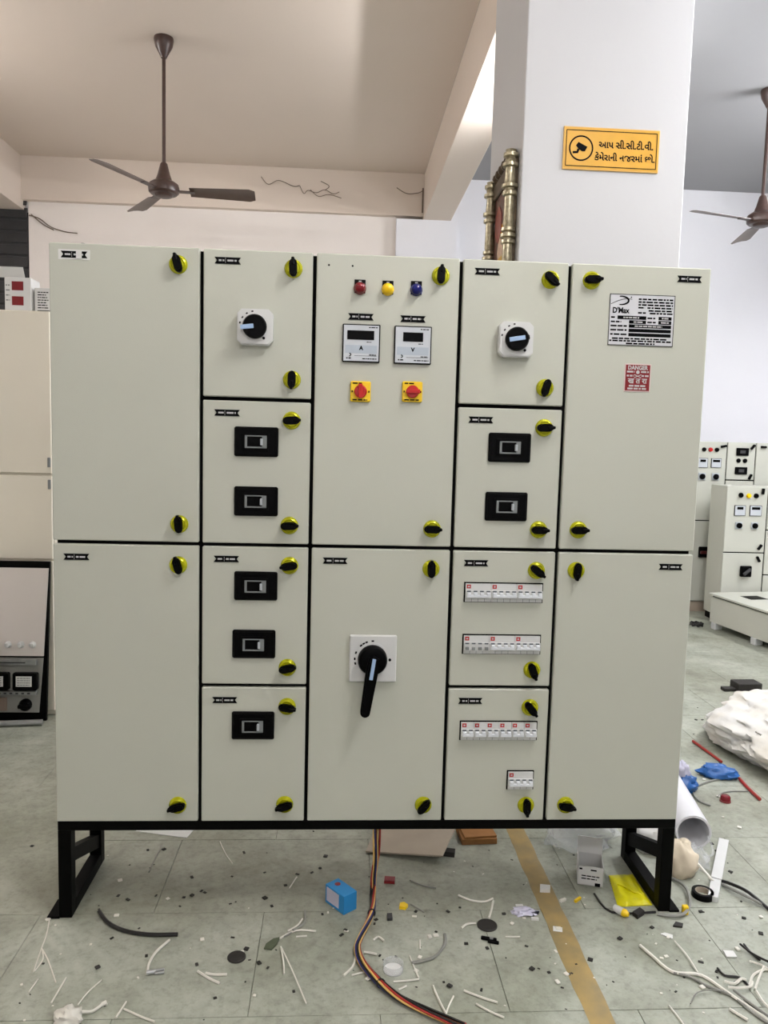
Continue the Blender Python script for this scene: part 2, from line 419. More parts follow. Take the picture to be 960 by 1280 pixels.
# ------------------------------------------------------------------ the switchboard in the middle
PX, PY = 0.985, 0.17
Z0 = 0.315
XS = [0.0, 0.437, 0.7675, 1.2045, 1.535, 1.970]
ZR = [0.0, 0.4375, 0.8765, 1.316, 1.75]
GAP = 0.0055
def switchboard():
    t = thing('control_panel', 'large grey electrical control panel with fourteen doors on a black steel stand', 'control panel', (PX, PY, 0))
    def P(x, z, y=0.0): return (x - PX, y - PY, z)
    # body
    mb = MB().box(0.004 - PX, 1.966 - PX, 0.024 - PY, 0.335 - PY, Z0 + 0.002, Z0 + 1.748, b=0.003)
    obj('body', mb, M['panel'], t)
    mb = MB()
    mb.box(0.008 - PX, 1.962 - PX, 0.016 - PY, 0.0245 - PY, Z0 + 0.006, Z0 + 1.744)
    obj('gasket_frame', mb, M['gasket'], t)
    # doors
    doors = [(0, 0, 2), (0, 2, 4), (2, 0, 2), (2, 2, 4), (4, 0, 2), (4, 2, 4)] + [(c, k, k + 1) for c in (1, 3) for k in range(4)]
    cache = {}
    for c, a, b in doors:
        x0 = XS[c] + (GAP if c else 0); x1 = XS[c + 1] - (GAP if c < 4 else 0)
        z0 = ZR[a] + (GAP if a else 0); z1 = ZR[b] - (GAP if b < 4 else 0)
        w_, h_ = x1 - x0, z1 - z0
        key = (round(w_, 3), round(h_, 3))
        if key not in cache:
            d = MB()
            d.box(-w_ / 2, w_ / 2, 0, 0.0195, -h_ / 2, h_ / 2, b=0.003)
            cache[key] = mesh_of(d, 'door', M['panel'])
        obj('door', cache[key], None, t, P((x0 + x1) / 2, Z0 + (z0 + z1) / 2))
    # quarter-turn locks: collar with a black bar knob
    col = mesh_of(MB(FRONT).lathe([(0.027, 0), (0.027, 0.003), (0.0245, 0.006), (0.0235, 0.011), (0.0195, 0.014), (0.0175, 0.0125), (0.0, 0.0125)], n=24), 'lock', M['lime'])
    kb = MB(FRONT)
    prof = []
    for k in range(24):
        g = 2 * math.pi * k / 24
        r = 0.0125 + 0.0135 * abs(math.cos(g)) ** 3
        prof.append((r * math.cos(g), r * math.sin(g) * 0.95))
    kb.prism(prof, 0.010, 0.022); kb.prism([(x * 0.82, y * 0.8) for x, y in prof], 0.022, 0.028)
    kb.box(0.006, 0.029, -0.0045, 0.0045, 0.012, 0.030, b=0.002)
    knob = mesh_of(kb, 'knob', M['black_plastic'])
    locks = [(0.370, 2.015, 105), (0.374, 1.252, 95), (0.371, 1.127, 105), (0.370, 0.369, 195), (0.705, 2.016, 92), (0.705, 1.692, 268), (0.706, 1.571, 4), (0.704, 1.254, 2), (0.706, 1.131, 188), (0.704, 0.812, 12), (0.705, 0.688, -8), (0.702, 0.371, 195),
             (1.142, 2.012, 88), (1.140, 1.252, 0), (1.141, 1.128, 90), (1.140, 0.368, 50), (1.474, 2.013, -42), (1.472, 1.691, 255), (1.475, 1.570, 2), (1.472, 1.256, 0), (1.471, 1.128, -38), (1.471, 0.811, -70), (1.470, 0.689, -50), (1.471, 0.367, -88),
             (1.600, 2.016, 3), (1.597, 1.258, 2), (1.597, 1.130, 265), (1.600, 0.367, -8)]
    for x, z, a in locks:
        o = obj('lock', col, None, t, P(x, z))
        obj('knob', knob, None, o, (0, 0, 0), (0, -math.radians(a), 0))
    # engraved name plates, bow-tie ended
    npm = MB(FRONT)
    W, H = 0.038, 0.0095
    npm.prism([(-W, -H), (W, -H), (W - 0.007, 0), (W, H), (-W, H), (-W + 0.007, 0)], 0, 0.002)
    npm = mesh_of(npm, 'name_plate', M['ink'])
    for i, (x, z) in enumerate([(0.072, 2.032), (0.513, 2.032), (0.514, 1.589), (0.907, 1.884), (1.063, 1.883), (1.282, 2.030), (1.279, 1.589), (1.903, 2.031), (0.069, 1.147), (0.515, 1.148), (0.845, 1.148), (1.281, 1.148), (1.899, 1.146), (0.513, 0.707), (1.279, 0.709)]):
        o = obj('name_plate', npm, None, t, P(x, z))
        rng = random.Random(i)
        l = MB(FRONT)
        dashes(l, -0.026, -0.010, 0, 0.005, 0.002, rng=rng)
        l.box(-0.0068, -0.006, -0.007, 0.007, 0.002, 0.0024)
        dashes(l, -0.001, 0.026, 0, 0.005, 0.002, rng=rng)
        obj('engraving', l, M['white_ink'], o)
        if i == 0:
            obj('painted_glint', MB(FRONT).box(0.006, 0.022, -0.0115, 0.0115, 0.002, 0.003), M['paper'], o)  # white reflection on the plate, put in as a bright patch
            obj('plate_backing', MB(FRONT).box(-0.045, 0.045, -0.014, 0.014, 0.0, 0.0012), M['paper'], o)
    # rotary selector switches in square white housings
    def octo(h, c): return [(-h + c, -h), (h - c, -h), (h, -h + c), (h, h - c), (h - c, h), (-h + c, h), (-h, h - c), (-h, -h + c)]
    for x, z, ang, ln in ((0.597, 1.840, 187, (0.002, 0.040)), (1.372, 1.830, 10, (-0.026, 0.022))):
        o = MB(FRONT)
        o.prism(octo(0.052, 0.013), 0, 0.026); o.prism(octo(0.049, 0.012), 0.026, 0.030)
        o.lathe([(0.041, 0.030), (0.041, 0.032), (0.037, 0.0325)], n=28)
        o = obj('rotary_switch', o, M['white_plastic'], t, P(x, z))
        k = MB(FRONT).lathe([(0.035, 0.032), (0.035, 0.044), (0.031, 0.050), (0, 0.050)], n=28)
        k.box(0.0, 0.037 if ln[0] < 0 else 0.02, -0.008, 0.008, 0.034, 0.047, b=0.003, R=rz(math.radians(ang)))
        k = obj('dial', k, M['black_plastic'], o)
        obj('pointer', MB(FRONT).box(ln[0], ln[1], -0.0065, 0.0065, 0.050, 0.0525, b=0.001, R=rz(math.radians(ang))), M['blue_mark'], o)
        tk = MB(FRONT)
        for d in (100, 122, 144, 166):
            tk.box(0.043, 0.047, -0.003, 0.003, 0.030, 0.0304, R=rz(math.radians(d)))
        tk.lathe([(0.004, 0.030), (0.004, 0.034)], c=(0.026, -0.032, 0), n=10)
        obj('marking', tk, M['ink'], o)
    # main switch with hanging lever
    x, z = 0.968, 0.845
    o = obj('main_switch', MB(FRONT).box(-0.073, 0.073, -0.0735, 0.0735, 0, 0.014, b=0.003).lathe([(0.051, 0.014), (0.051, 0.017), (0.046, 0.0175)], c=(-0.002, 0.0, 0), n=32), M['white_plastic'], t, P(x, z))
    k = MB(FRONT).lathe([(0.0455, 0.017), (0.0455, 0.034), (0.042, 0.042), (0.030, 0.046), (0, 0.046)], c=(-0.002, 0, 0), n=32)
    obj('hub', k, M['black_plastic'], o)
    lv = MB(FRONT)
    a = math.radians(-98)
    n_ = 10; poly = []
    for q in range(n_ + 1):
        g = -math.pi / 2 + math.pi * q / n_
        poly.append((0.158 + 0.015 * math.cos(g), 0.015 * math.sin(g)))
    poly += [(0.03, 0.019), (-0.012, 0.016), (-0.02, 0.0), (-0.012, -0.016), (0.03, -0.019)]
    lv.prism(poly, 0.040, 0.058, R=rz(a)); lv.prism([(px * 0.985 + 0.001, py * 0.7) for px, py in poly], 0.058, 0.063, R=rz(a))
    obj('lever', lv, M['black_plastic'], o)
    obj('pointer', MB(FRONT).box(-0.014, 0.052, -0.0055, 0.0055, 0.062, 0.0645, b=0.001, R=rz(a)), M['blue_mark'], o)
    tk = MB(FRONT)
    for d in (92, 112, 122, 132, 160, 180, 195): tk.box(0.054, 0.059, -0.004, 0.004, 0.014, 0.0145, R=rz(math.radians(d)))
    tk.lathe([(0.0045, 0.014), (0.0045, 0.018)], c=(0.052, -0.002, 0), n=10)
    obj('marking', tk, M['ink'], o)
    # indicator lamps
    for x, z, m_ in ((0.902, 1.966, 'red_lamp'), (0.985, 1.966, 'yellow_lamp'), (1.070, 1.968, 'blue_lamp')):
        o = obj('indicator_lamp', MB(FRONT).lathe([(0.0185, 0.002), (0.0185, 0.006), (0.0165, 0.008), (0.016, 0.016), (0.013, 0.023), (0.007, 0.027), (0, 0.028)], n=24), M[m_], t, P(x, z))
        obj('legend_plate', MB(FRONT).box(-0.0165, 0.0165, -0.014, 0.026, 0, 0.003, b=0.0008), M['black_plastic'], o)
        obj('legend', MB(FRONT).box(-0.004, 0.004, 0.0195, 0.0225, 0.003, 0.0034), M['white_ink'], o)
    # digital meters
    for x, z, let, sw, sc in ((0.9095, 1.8055, 'A', 0.080, -0.002), (1.064, 1.805, 'V', 0.060, 0.0)):
        o = obj('digital_meter', MB(FRONT).box(-0.056, 0.056, -0.056, 0.056, 0, 0.009, b=0.002), M['black_plastic'], t, P(x, z))
        obj('face', MB(FRONT).box(-0.0525, 0.0525, -0.0525, 0.0525, 0.009, 0.0102), M['face'], o)
        obj('face_band', MB(FRONT).box(-0.0475, 0.0475, -0.030, -0.006, 0.0102, 0.0106), M['face_blue'], o)
        obj('screen', MB(FRONT).box(sc - sw / 2, sc + sw / 2, 0.010, 0.037, 0.0102, 0.0112), M['black_plastic'], o)
        text(let, 0.016, M['ink'], o, (0, -0.0108, -0.014), bold=0.0008)
        pr = MB(FRONT)
        dashes(pr, 0.022, 0.048, 0.0465, 0.0028, 0.0102); dashes(pr, 0.016, 0.030, 0.0035, 0.0025, 0.0102)
        pr.box(-0.020, 0.046, -0.0375, -0.0365, 0.0102, 0.0106); dashes(pr, 0.024, 0.046, -0.034, 0.0025, 0.0106)
        dashes(pr, 0.004, 0.048, -0.0455, 0.003, 0.0102); dashes(pr, -0.044, -0.028, -0.0445, 0.0035, 0.0102)
        pr.tube([(-0.036 + 0.006 * math.cos(g), -0.034 + 0.004 * math.sin(g), 0.0106) for g in [math.radians(q) for q in range(-80, 100, 20)]], 0.0012, 4)
        obj('print', pr, M['ink'], o)
    # yellow and red selector switches
    for x, z, a in ((0.9105, 1.663, 92), (1.0665, 1.667, 0)):
        o = obj('selector_switch', MB(FRONT).box(-0.0305, 0.0305, -0.0305, 0.0305, 0, 0.010, b=0.003), M['yellow'], t, P(x, z))
        kb = MB(FRONT).lathe([(0.019, 0.010), (0.019, 0.018), (0.016, 0.021), (0, 0.021)], n=24)
        kb.box(-0.020, 0.022, -0.0065, 0.0065, 0.012, 0.030, b=0.002, R=rz(math.radians(a)))
        obj('knob', kb, M['red'], o)
        pr = MB(FRONT); dashes(pr, -0.024, 0.004, 0.0245, 0.004, 0.010); dashes(pr, -0.024, 0.02, -0.0245, 0.004, 0.010)
        pr.box(-0.027, -0.023, -0.003, 0.003, 0.010, 0.0105); pr.box(0.023, 0.027, -0.003, 0.003, 0.010, 0.0105)
        obj('print', pr, M['ink'], o)
    # moulded-case breaker escutcheons
    W, H = 0.0655, 0.0445
    esc = MB(FRONT)
    esc.box(-W, W, -H, H, 0, 0.009, b=0.004)
    esc.box(-W + 0.006, W - 0.006, -H + 0.006, H - 0.006, 0.009, 0.012, b=0.001)
    esc.box(-0.040, 0.038, -0.026, 0.026, 0.012, 0.016, b=0.001)
    esc = mesh_of(esc, 'breaker', M['black_plastic'])
    win = MB(FRONT)
    for (a0, a1, b0, b1) in ((-0.033, 0.032, -0.019, -0.0145), (-0.033, 0.032, 0.0155, 0.019), (-0.033, -0.026, -0.019, 0.019), (0.018, 0.032, -0.019, 0.019)):
        win.box(a0, a1, b0, b1, 0.016, 0.018, b=0.0006)
    win = mesh_of(win, 'window_frame', M['mid_plastic'])
    tog = mesh_of(MB(FRONT).box(0.0135, 0.0205, -0.010, 0.010, 0.016, 0.026, b=0.0012), 'toggle', M['grey_plastic'])
    for x, z in ((0.602, 1.505), (0.603, 1.326), (1.370, 1.507), (1.367, 1.326), (0.605, 1.067), (0.601, 0.886), (0.601, 0.628)):
        o = obj('breaker', esc, None, t, P(x, z))
        obj('window_frame', win, None, o); obj('toggle', tog, None, o)
    # miniature breakers
    def mcb_body(wd):
        b = MB(FRONT)
        prof = [(-0.0285, 0.0), (-0.0285, 0.005), (-0.017, 0.005), (-0.017, 0.013), (0.008, 0.013), (0.008, 0.006), (0.0285, 0.006), (0.0285, 0.0)]
        n = len(prof)
        vs = [(s, p, q) for s in (0.0006, wd - 0.0006) for p, q in prof]
        fs = [tuple(range(n)), tuple(range(2 * n - 1, n - 1, -1))] + [(i, (i + 1) % n, n + (i + 1) % n, n + i) for i in range(n)]
        b.add(vs, fs)
        return mesh_of(b, 'miniature_breaker', M['white_plastic'], 0)
    def mcb_tog(wd, poles, up):
        b = MB(FRONT); pw = wd / poles
        for k in range(poles):
            c = pw * (k + 0.5)
            if up: b.box(c - 0.0055, c + 0.0055, -0.006, 0.003, 0.013, 0.024, b=0.001)
            else: b.box(c - 0.0055, c + 0.0055, -0.014, -0.004, 0.013, 0.020, b=0.001)
        if up: b.box(0.003, wd - 0.003, -0.012, -0.004, 0.016, 0.023, b=0.001)
        return mesh_of(b, 'toggle', mat('white toggle', (226, 230, 236), 0.35, var=0.02) if up else M['mid_plastic'])
    def mcb_slots(wd, poles):
        b = MB(FRONT); pw = wd / poles
        for k in range(poles): b.box(pw * (k + 0.5) - 0.006, pw * (k + 0.5) + 0.006, 0.0035, 0.0078, 0.013, 0.0134)
        for k in range(1, poles): b.box(pw * k - 0.0005, pw * k + 0.0005, -0.028, -0.0172, 0.005, 0.0054)
        return mesh_of(b, 'toggle_slot', mat('dark toggle slot', (84, 90, 96), 0.5))
    b4, b2 = mcb_body(0.0807), mcb_body(0.0403)
    t4, t4d, t2 = mcb_tog(0.0807, 4, True), mcb_tog(0.0807, 4, False), mcb_tog(0.0403, 2, True)
    s4, s2 = mcb_slots(0.0807, 4), mcb_slots(0.0403, 2)
    mk = mesh_of(MB(FRONT).box(0.004, 0.017, 0.0135, 0.0255, 0.006, 0.0066), 'maker_mark', M['red'])
    mk2 = mesh_of(MB(FRONT).box(0.0075, 0.0135, 0.017, 0.022, 0.0066, 0.007), 'maker_symbol', M['white_ink'])
    rows = [(1.2495, 1.056, [(b4, t4, s4, 0.0807)] * 3), (1.250, 0.8915, [(b4, t4d, s4, 0.0807)] + [(b4, t4, s4, 0.0807)] * 2), (1.2515, 0.6125, [(b2, t2, s2, 0.0403)] * 6), (1.4085, 0.450, [(b4, t4, s4, 0.0807)])]
    for x, z, un in rows:
        tot = sum(u[3] for u in un)
        obj('cutout', MB(FRONT).box(-0.0035, tot + 0.0035, -0.031, 0.0325, 0, 0.0012), M['gasket'], t, P(x, z))
        for bb, tt, ss, wd in un:
            o = obj('miniature_breaker', bb, None, t, P(x, z, -0.0012))
            obj('toggle', tt, None, o); obj('toggle_slot', ss, None, o); obj('maker_mark', mk, None, o); obj('maker_symbol', mk2, None, o)
            x += wd
    # rating plate
    W, H = 0.2025, 0.153
    o = obj('rating_plate', MB(FRONT).box(-W / 2, W / 2, -H / 2, H / 2, 0, 0.002, b=0.0006), M['plate'], t, P(1.7605, 1.903))
    def a_(u): return (u - 0.5) * W
    def b_(v): return (0.5 - v) * H
    pr = MB(FRONT)
    for (u0, u1, v0, v1) in ((0.0, 1.0, 0.0, 0.012), (0.0, 1.0, 0.988, 1.0), (0, 0.009, 0, 1), (0.991, 1, 0, 1), (0.13, 0.57, 0.42, 0.49), (0.76, 0.96, 0.42, 0.485), (0.31, 0.57, 0.505, 0.57), (0.76, 0.96, 0.50, 0.57), (0.31, 0.96, 0.585, 0.65), (0.31, 0.96, 0.67, 0.735), (0.31, 0.96, 0.755, 0.82)):
        pr.box(a_(u0), a_(u1), b_(v1), b_(v0), 0.002, 0.0026)
    rng = random.Random(3)
    for (u0, u1, v) in ((0.44, 0.97, 0.09), (0.44, 0.97, 0.145), (0.44, 0.97, 0.20), (0.44, 0.54, 0.255), (0.58, 0.97, 0.255), (0.60, 0.97, 0.31), (0.44, 0.56, 0.355), (0.62, 0.97, 0.36), (0.03, 0.10, 0.455), (0.59, 0.71, 0.455), (0.03, 0.19, 0.54), (0.59, 0.72, 0.535), (0.03, 0.28, 0.62), (0.03, 0.28, 0.70), (0.03, 0.28, 0.785), (0.06, 0.90, 0.865), (0.02, 0.97, 0.91), (0.28, 0.72, 0.96)):
        dashes(pr, a_(u0), a_(u1), b_(v), 0.0048, 0.002, rng=rng)
    arc = [(a_(0.17) + 0.024 * math.cos(math.radians(g)), b_(0.125) + 0.0125 * math.sin(math.radians(g)), 0.0026) for g in range(-100, 101, 20)]
    pr.tube(arc, [0.0014 + 0.0014 * math.sin(math.pi * i / (len(arc) - 1)) for i in range(len(arc))], 4)
    sw = [(a_(0.02) + (a_(0.34) - a_(0.02)) * q / 8, b_(0.20) + (b_(0.09) - b_(0.20)) * math.sin(math.pi * 0.62 * q / 8), 0.0024) for q in range(9)]
    pr.tube(sw, 0.0008, 4)
    pr.lathe([(0.002, 0.002), (0.002, 0.0026)], c=(a_(0.325), b_(0.06), 0), n=10)
    obj('print', pr, M['ink'], o)
    wl = MB(FRONT)
    for (u0, u1, v) in ((0.22, 0.46, 0.455), (0.81, 0.91, 0.452), (0.38, 0.52, 0.5375), (0.80, 0.92, 0.535), (0.40, 0.82, 0.6175)): dashes(wl, a_(u0), a_(u1), b_(v), 0.004, 0.0026, rng=rng)
    obj('print_reversed', wl, M['white_ink'], o)
    text("D'Max", 0.023, M['ink'], o, (a_(0.18), -0.0022, b_(0.315)), bold=0.0008, width=0.052)
    # danger plate
    o = obj('danger_plate', MB(FRONT).box(-0.0415, 0.0415, -0.0425, 0.0425, 0, 0.002, b=0.0006), M['pink'], t, P(1.758, 1.730))
    obj('red_face', MB(FRONT).box(-0.038, 0.038, -0.039, 0.039, 0.002, 0.0026), M['danger'], o)
    text('DANGER', 0.0175, M['white_ink'], o, (0, -0.0028, 0.0305), bold=0.0005, width=0.062)
    text('\u0916 \u0924 \u0930\u093e', 0.022, M['white_ink'], o, (0, -0.0028, -0.010), bold=0.0005, width=0.060)
    pr = MB(FRONT)
    for a0, a1, b in ((-0.034, -0.010, 0.018), (0.010, 0.034, 0.018), (-0.034, -0.012, 0.006), (0.012, 0.034, 0.006), (-0.026, 0.026, -0.0245), (-0.030, 0.028, -0.033)):
        dashes(pr, a0, a1, b, 0.005, 0.0026)
    pr.lathe([(0.0055, 0.0026), (0.0055, 0.003)], c=(0, 0.017, 0), n=14)
    pr.box(-0.012, 0.012, -0.001, 0.001, 0.0026, 0.003, R=rz(0.4)).box(-0.012, 0.012, -0.001, 0.001, 0.0026, 0.003, R=rz(-0.4))
    for i in range(len(pr.v) - 16, len(pr.v)): pr.v[i] = (pr.v[i][0], pr.v[i][1] + 0.005, pr.v[i][2])
    obj('skull_print', pr, M['white_ink'], o)
    # two small screw holes in the tall centre door and a dent mark
    for x in (0.809, 0.879):
        obj('screw_hole', MB(FRONT).lathe([(0.003, 0), (0.003, 0.0006)], n=10), M['gasket'], t, P(x, 2.031))
    obj('lifting_bolt', MB().lathe([(0.011, 0), (0.011, 0.003), (0.006, 0.004), (0.006, 0.011), (0, 0.012)], n=14), M['steel'], t, P(0.085, Z0 + 1.748, 0.04))
    # black steel stand
    def stand_box(name, x0, x1, y0, y1, z0, z1): return obj(name, MB().box((x0 - x1) / 2, (x1 - x0) / 2, (y0 - y1) / 2, (y1 - y0) / 2, (z0 - z1) / 2, (z1 - z0) / 2, b=0.0015), M['black'], t, P((x0 + x1) / 2, (z0 + z1) / 2, (y0 + y1) / 2))
    stand_box('front_rail', 0.002, 1.968, 0.0, 0.04, 0.286, Z0 + 0.0015)
    stand_box('rear_rail', 0.002, 1.968, 0.30, 0.34, 0.286, Z0 + 0.0015)
    for x0 in (0.002, 1.928):
        stand_box('side_rail', x0, x0 + 0.04, 0.04, 0.30, 0.286, Z0 + 0.0015)
        for y0 in (0.0, 0.30): stand_box('leg', x0, x0 + 0.04, y0, y0 + 0.04, 0.0, 0.286)
        stand_box('bottom_rail', x0, x0 + 0.04, 0.04, 0.30, 0.0, 0.04)
        s = -1 if x0 < 1 else 1
        br = MB().box(-0.147, 0.147, -0.014, 0.014, -0.022, 0.022, b=0.001)
        dz = math.atan2(-0.105, 0.28)
        bo = obj('brace', br, M['black'], t, P(x0 + 0.02, 0.138, 0.17))
        bo.rotation_euler = (Matrix.Rotation(math.pi / 2, 3, 'Z') @ Matrix.Rotation(-dz, 3, 'Y')).to_euler()
        xa, xb_ = (x0 - 0.035, x0 + 0.004) if s < 0 else (x0 + 0.036, x0 + 0.07)
        stand_box('foot_plate', xa, xb_, -0.005, 0.09, 0.0, 0.008)
    return t
switchboard()

# ------------------------------------------------------------------ ceiling fans
def fan(label, p, drop, a0):
    t = thing('ceiling_fan', label, 'fan', p, (0, 0, 0), 'brown ceiling fans')
    obj('canopy', MB().lathe([(0.0, 0), (0.062, 0), (0.064, -0.012), (0.055, -0.055), (0.030, -0.10), (0.018, -0.125), (0, -0.125)], n=24), M['brown'], t)
    obj('rod', MB().lathe([(0.012, -0.12), (0.012, -drop + 0.10)], n=12), M['brown'], t)
    obj('lower_canopy', MB().lathe([(0.016, -drop + 0.17), (0.024, -drop + 0.16), (0.042, -drop + 0.09), (0.055, -drop + 0.055), (0.055, -drop + 0.045)], n=24), M['brown'], t)
    obj('motor', MB().lathe([(0.0, -drop + 0.052), (0.07, -drop + 0.048), (0.095, -drop + 0.030), (0.102, -drop + 0.005), (0.098, -drop - 0.022), (0.085, -drop - 0.034), (0.060, -drop - 0.036), (0.052, -drop - 0.050), (0.030, -drop - 0.056), (0.0, -drop - 0.056)], n=32), M['brown'], t)
    n = 12
    vs = []; fs = []
    for i in range(n + 1):
        s = i / n; r = 0.17 + 0.43 * s
        hw = 0.052 + 0.022 * s
        if i == n: hw *= 0.72
        tw = -0.24
        for k, q in enumerate((-1, -0.33, 0.33, 1)):
            for dz in (0.0012, -0.0012):
                vs.append((r, q * hw, q * hw * tw + 0.006 * (1 - q * q) + dz))
    for i in range(n):
        o = i * 8; o2 = o + 8
        for k in range(3):
            fs.append((o + 2 * k, o + 2 * k + 2, o2 + 2 * k + 2, o2 + 2 * k))
            fs.append((o + 2 * k + 1, o2 + 2 * k + 1, o2 + 2 * k + 3, o + 2 * k + 3))
        fs.append((o, o2, o2 + 1, o + 1)); fs.append((o + 6, o + 7, o2 + 7, o2 + 6))
    fs.append((0, 1, 3, 2)); fs.append((2, 3, 5, 4)); fs.append((4, 5, 7, 6))
    o = n * 8
    fs += [(o, o + 2, o + 3, o + 1), (o + 2, o + 4, o + 5, o + 3), (o + 4, o + 6, o + 7, o + 5)]
    bl = mesh_of(MB().add(vs, fs), 'blade', M['blade'])
    arm = mesh_of(MB().box(0.075, 0.20, -0.022, 0.022, -0.004, 0.003, b=0.001), 'blade_arm', M['brown'])
    for k in range(3):
        a = math.radians(a0 + 120 * k)
        b = obj('blade', bl, None, t, (0, 0, -drop - 0.012), (0, 0, a))
        obj('blade_arm', arm, None, b)
fan('brown three-bladed ceiling fan on a long rod above the left end of the switchboard', (-0.35, 3.03, HC), 0.955, 2)
fan('brown ceiling fan at the right edge of the photo beside the white pillar', (3.89, 3.28, HC), 0.905, 196)

# ------------------------------------------------------------------ things on the pillar
def cctv_sign():
    t = thing('cctv_sign', 'yellow camera warning sign with black lettering on the white pillar', 'sign', (1.9345, 0.8745, 2.725))
    obj('board', MB(FRONT).box(-0.2, 0.2, -0.0845, 0.0845, 0, 0.006, b=0.0015), M['sign_edge'], t)
    obj('yellow_face', MB(FRONT).box(-0.196, 0.196, -0.080, 0.080, 0.006, 0.0065), M['sign'], t)
    br = MB(FRONT)
    W, H, k = 0.188, 0.070, 0.0016
    br.box(-W, W, H - k, H + k, 0.0065, 0.0072).box(-W, W, -H - k, -H + k, 0.0065, 0.0072).box(-W - k, -W + k, -H, H, 0.0065, 0.0072).box(W - k, W + k, -H, H, 0.0065, 0.0072)
    obj('border_line', br, M['ink'], t)
    ic = MB(FRONT)
    cx, cy = -0.126, 0.0
    n = 32
    for i in range(n):
        a0, a1 = 2 * math.pi * i / n, 2 * math.pi * (i + 1) / n
        ic.prism([(0.0445 * math.cos(a0), 0.0445 * math.sin(a0)), (0.0505 * math.cos(a0), 0.0505 * math.sin(a0)), (0.0505 * math.cos(a1), 0.0505 * math.sin(a1)), (0.0445 * math.cos(a1), 0.0445 * math.sin(a1))], 0.0065, 0.0072, c=(cx, cy, 0))
    ic.prism([(-0.022, 0.010), (-0.012, 0.024), (0.026, 0.006), (0.016, -0.012), (0.004, -0.012), (-0.010, -0.004)], 0.0065, 0.0074, c=(cx, cy, 0))
    ic.prism([(-0.016, -0.002), (-0.006, -0.006), (-0.012, -0.020), (-0.034, -0.022), (-0.034, -0.013), (-0.018, -0.012)], 0.0065, 0.0074, c=(cx, cy, 0))
    obj('camera_symbol', ic, M['ink'], t)
    text('\u0a86\u0aaa \u0ab8\u0ac0.\u0ab8\u0ac0.\u0a9f\u0ac0.\u0ab5\u0ac0.', 0.037, M['ink'], t, (0.060, -0.0068, 0.022), bold=0.0009, width=0.228)
    text('\u0a95\u0ac7\u0aae\u0ac7\u0ab0\u0abe\u0aa8\u0ac0 \u0aa8\u0a9c\u0ab0\u0aae\u0abe\u0a82 \u0a9b\u0acb.', 0.035, M['ink'], t, (0.057, -0.0068, -0.028), bold=0.0009, width=0.252)
cctv_sign()

def picture_frame():
    # hangs on the left face of the pillar (x = 1.57), facing -X; local a runs along -Y, b up, c outward (-X)
    t = thing('picture_frame', 'ornate antique silver picture frame hanging on the left side of the white pillar', 'picture frame', (1.569, 1.145, 2.085))
    X = Matrix(((0, 0, -1, 0), (-1, 0, 0, 0), (0, 1, 0, 0), (0, 0, 0, 1)))
    W, H = 0.205, 0.64
    obj('backing', MB(X).box(-W, W, 0.02, H - 0.02, 0, 0.012), M['brass_dark'], t)
    # turned posts
    prof = [(0.026, 0.0)]
    for z, r in ((0.02, 0.034), (0.12, 0.036), (0.145, 0.034), (0.275, 0.034), (0.30, 0.038), (0.325, 0.034), (0.47, 0.036), (0.50, 0.040), (0.585, 0.038), (0.625, 0.036)):
        prof += [(0.023, z - 0.011), (r, z - 0.007), (r, z + 0.006), (0.022, z + 0.010)]
        prof += [(0.027, z + 0.012 + 0.4 * 0.02)] if z not in (0.12, 0.275, 0.30) else []
    prof += [(0.02, 0.645), (0.0, 0.655)]
    post = mesh_of(MB().lathe([(r * 0.86, z) for r, z in prof], n=16), 'post', M['brass'])
    for s in (-1, 1): obj('post', post, None, t, (-0.033, s * W, 0))
    for z0 in (0.03, H - 0.09):
        rl = MB(X).box(-W + 0.02, W - 0.02, z0, z0 + 0.07, 0.005, 0.028, b=0.006)
        obj('rail', rl, M['brass_dark'], t)
    cr = MB(X)
    for k in range(6):
        cr.lathe([(0.0, 0.0), (0.024, 0.004), (0.026, 0.02), (0.014, 0.036), (0, 0.04)], c=(-W + 0.05 + k * 0.062, H + 0.005, 0.0), n=12)
    obj('crest', cr, M['brass_dark'], t)
    obj('picture', MB(X).box(-W + 0.03, W - 0.03, 0.10, H - 0.09, 0.012, 0.016), M['picture'], t)
    # plain colour patches stand in for the painted picture
    rng = random.Random(11)
    pcs = [((230, 170, 40), 0.00, 0.36, 0.085, 0.05), ((226, 190, 160), -0.03, 0.30, 0.06, 0.07), ((224, 120, 40), 0.02, 0.19, 0.075, 0.045), ((235, 190, 60), -0.02, 0.24, 0.09, 0.03), ((206, 214, 200), 0.10, 0.27, 0.05, 0.05), ((120, 140, 70), 0.10, 0.40, 0.05, 0.09), ((190, 180, 195), 0.10, 0.14, 0.06, 0.04), ((150, 60, 50), -0.08, 0.42, 0.07, 0.08), ((90, 70, 90), -0.02, 0.12, 0.10, 0.03)]
    for i, (col, a, b, ra, rb) in enumerate(pcs):
        n = 12
        pl = [(a + ra * (0.8 + 0.25 * rng.random()) * math.cos(2 * math.pi * q / n), b + rb * (0.8 + 0.25 * rng.random()) * math.sin(2 * math.pi * q / n)) for q in range(n)]
        obj('painted_patch', MB(X).prism(pl, 0.016, 0.0165 + 0.0004 * i), mat('picture patch %d' % i, col, 0.4, var=0.15, scale=50), t)
    obj('boss', MB(X).lathe([(0.0, 0.05), (0.020, 0.045), (0.024, 0.025), (0.012, 0.012)], c=(-W, 0.22, 0.02), n=14), M['brass_dark'], t)
picture_frame()

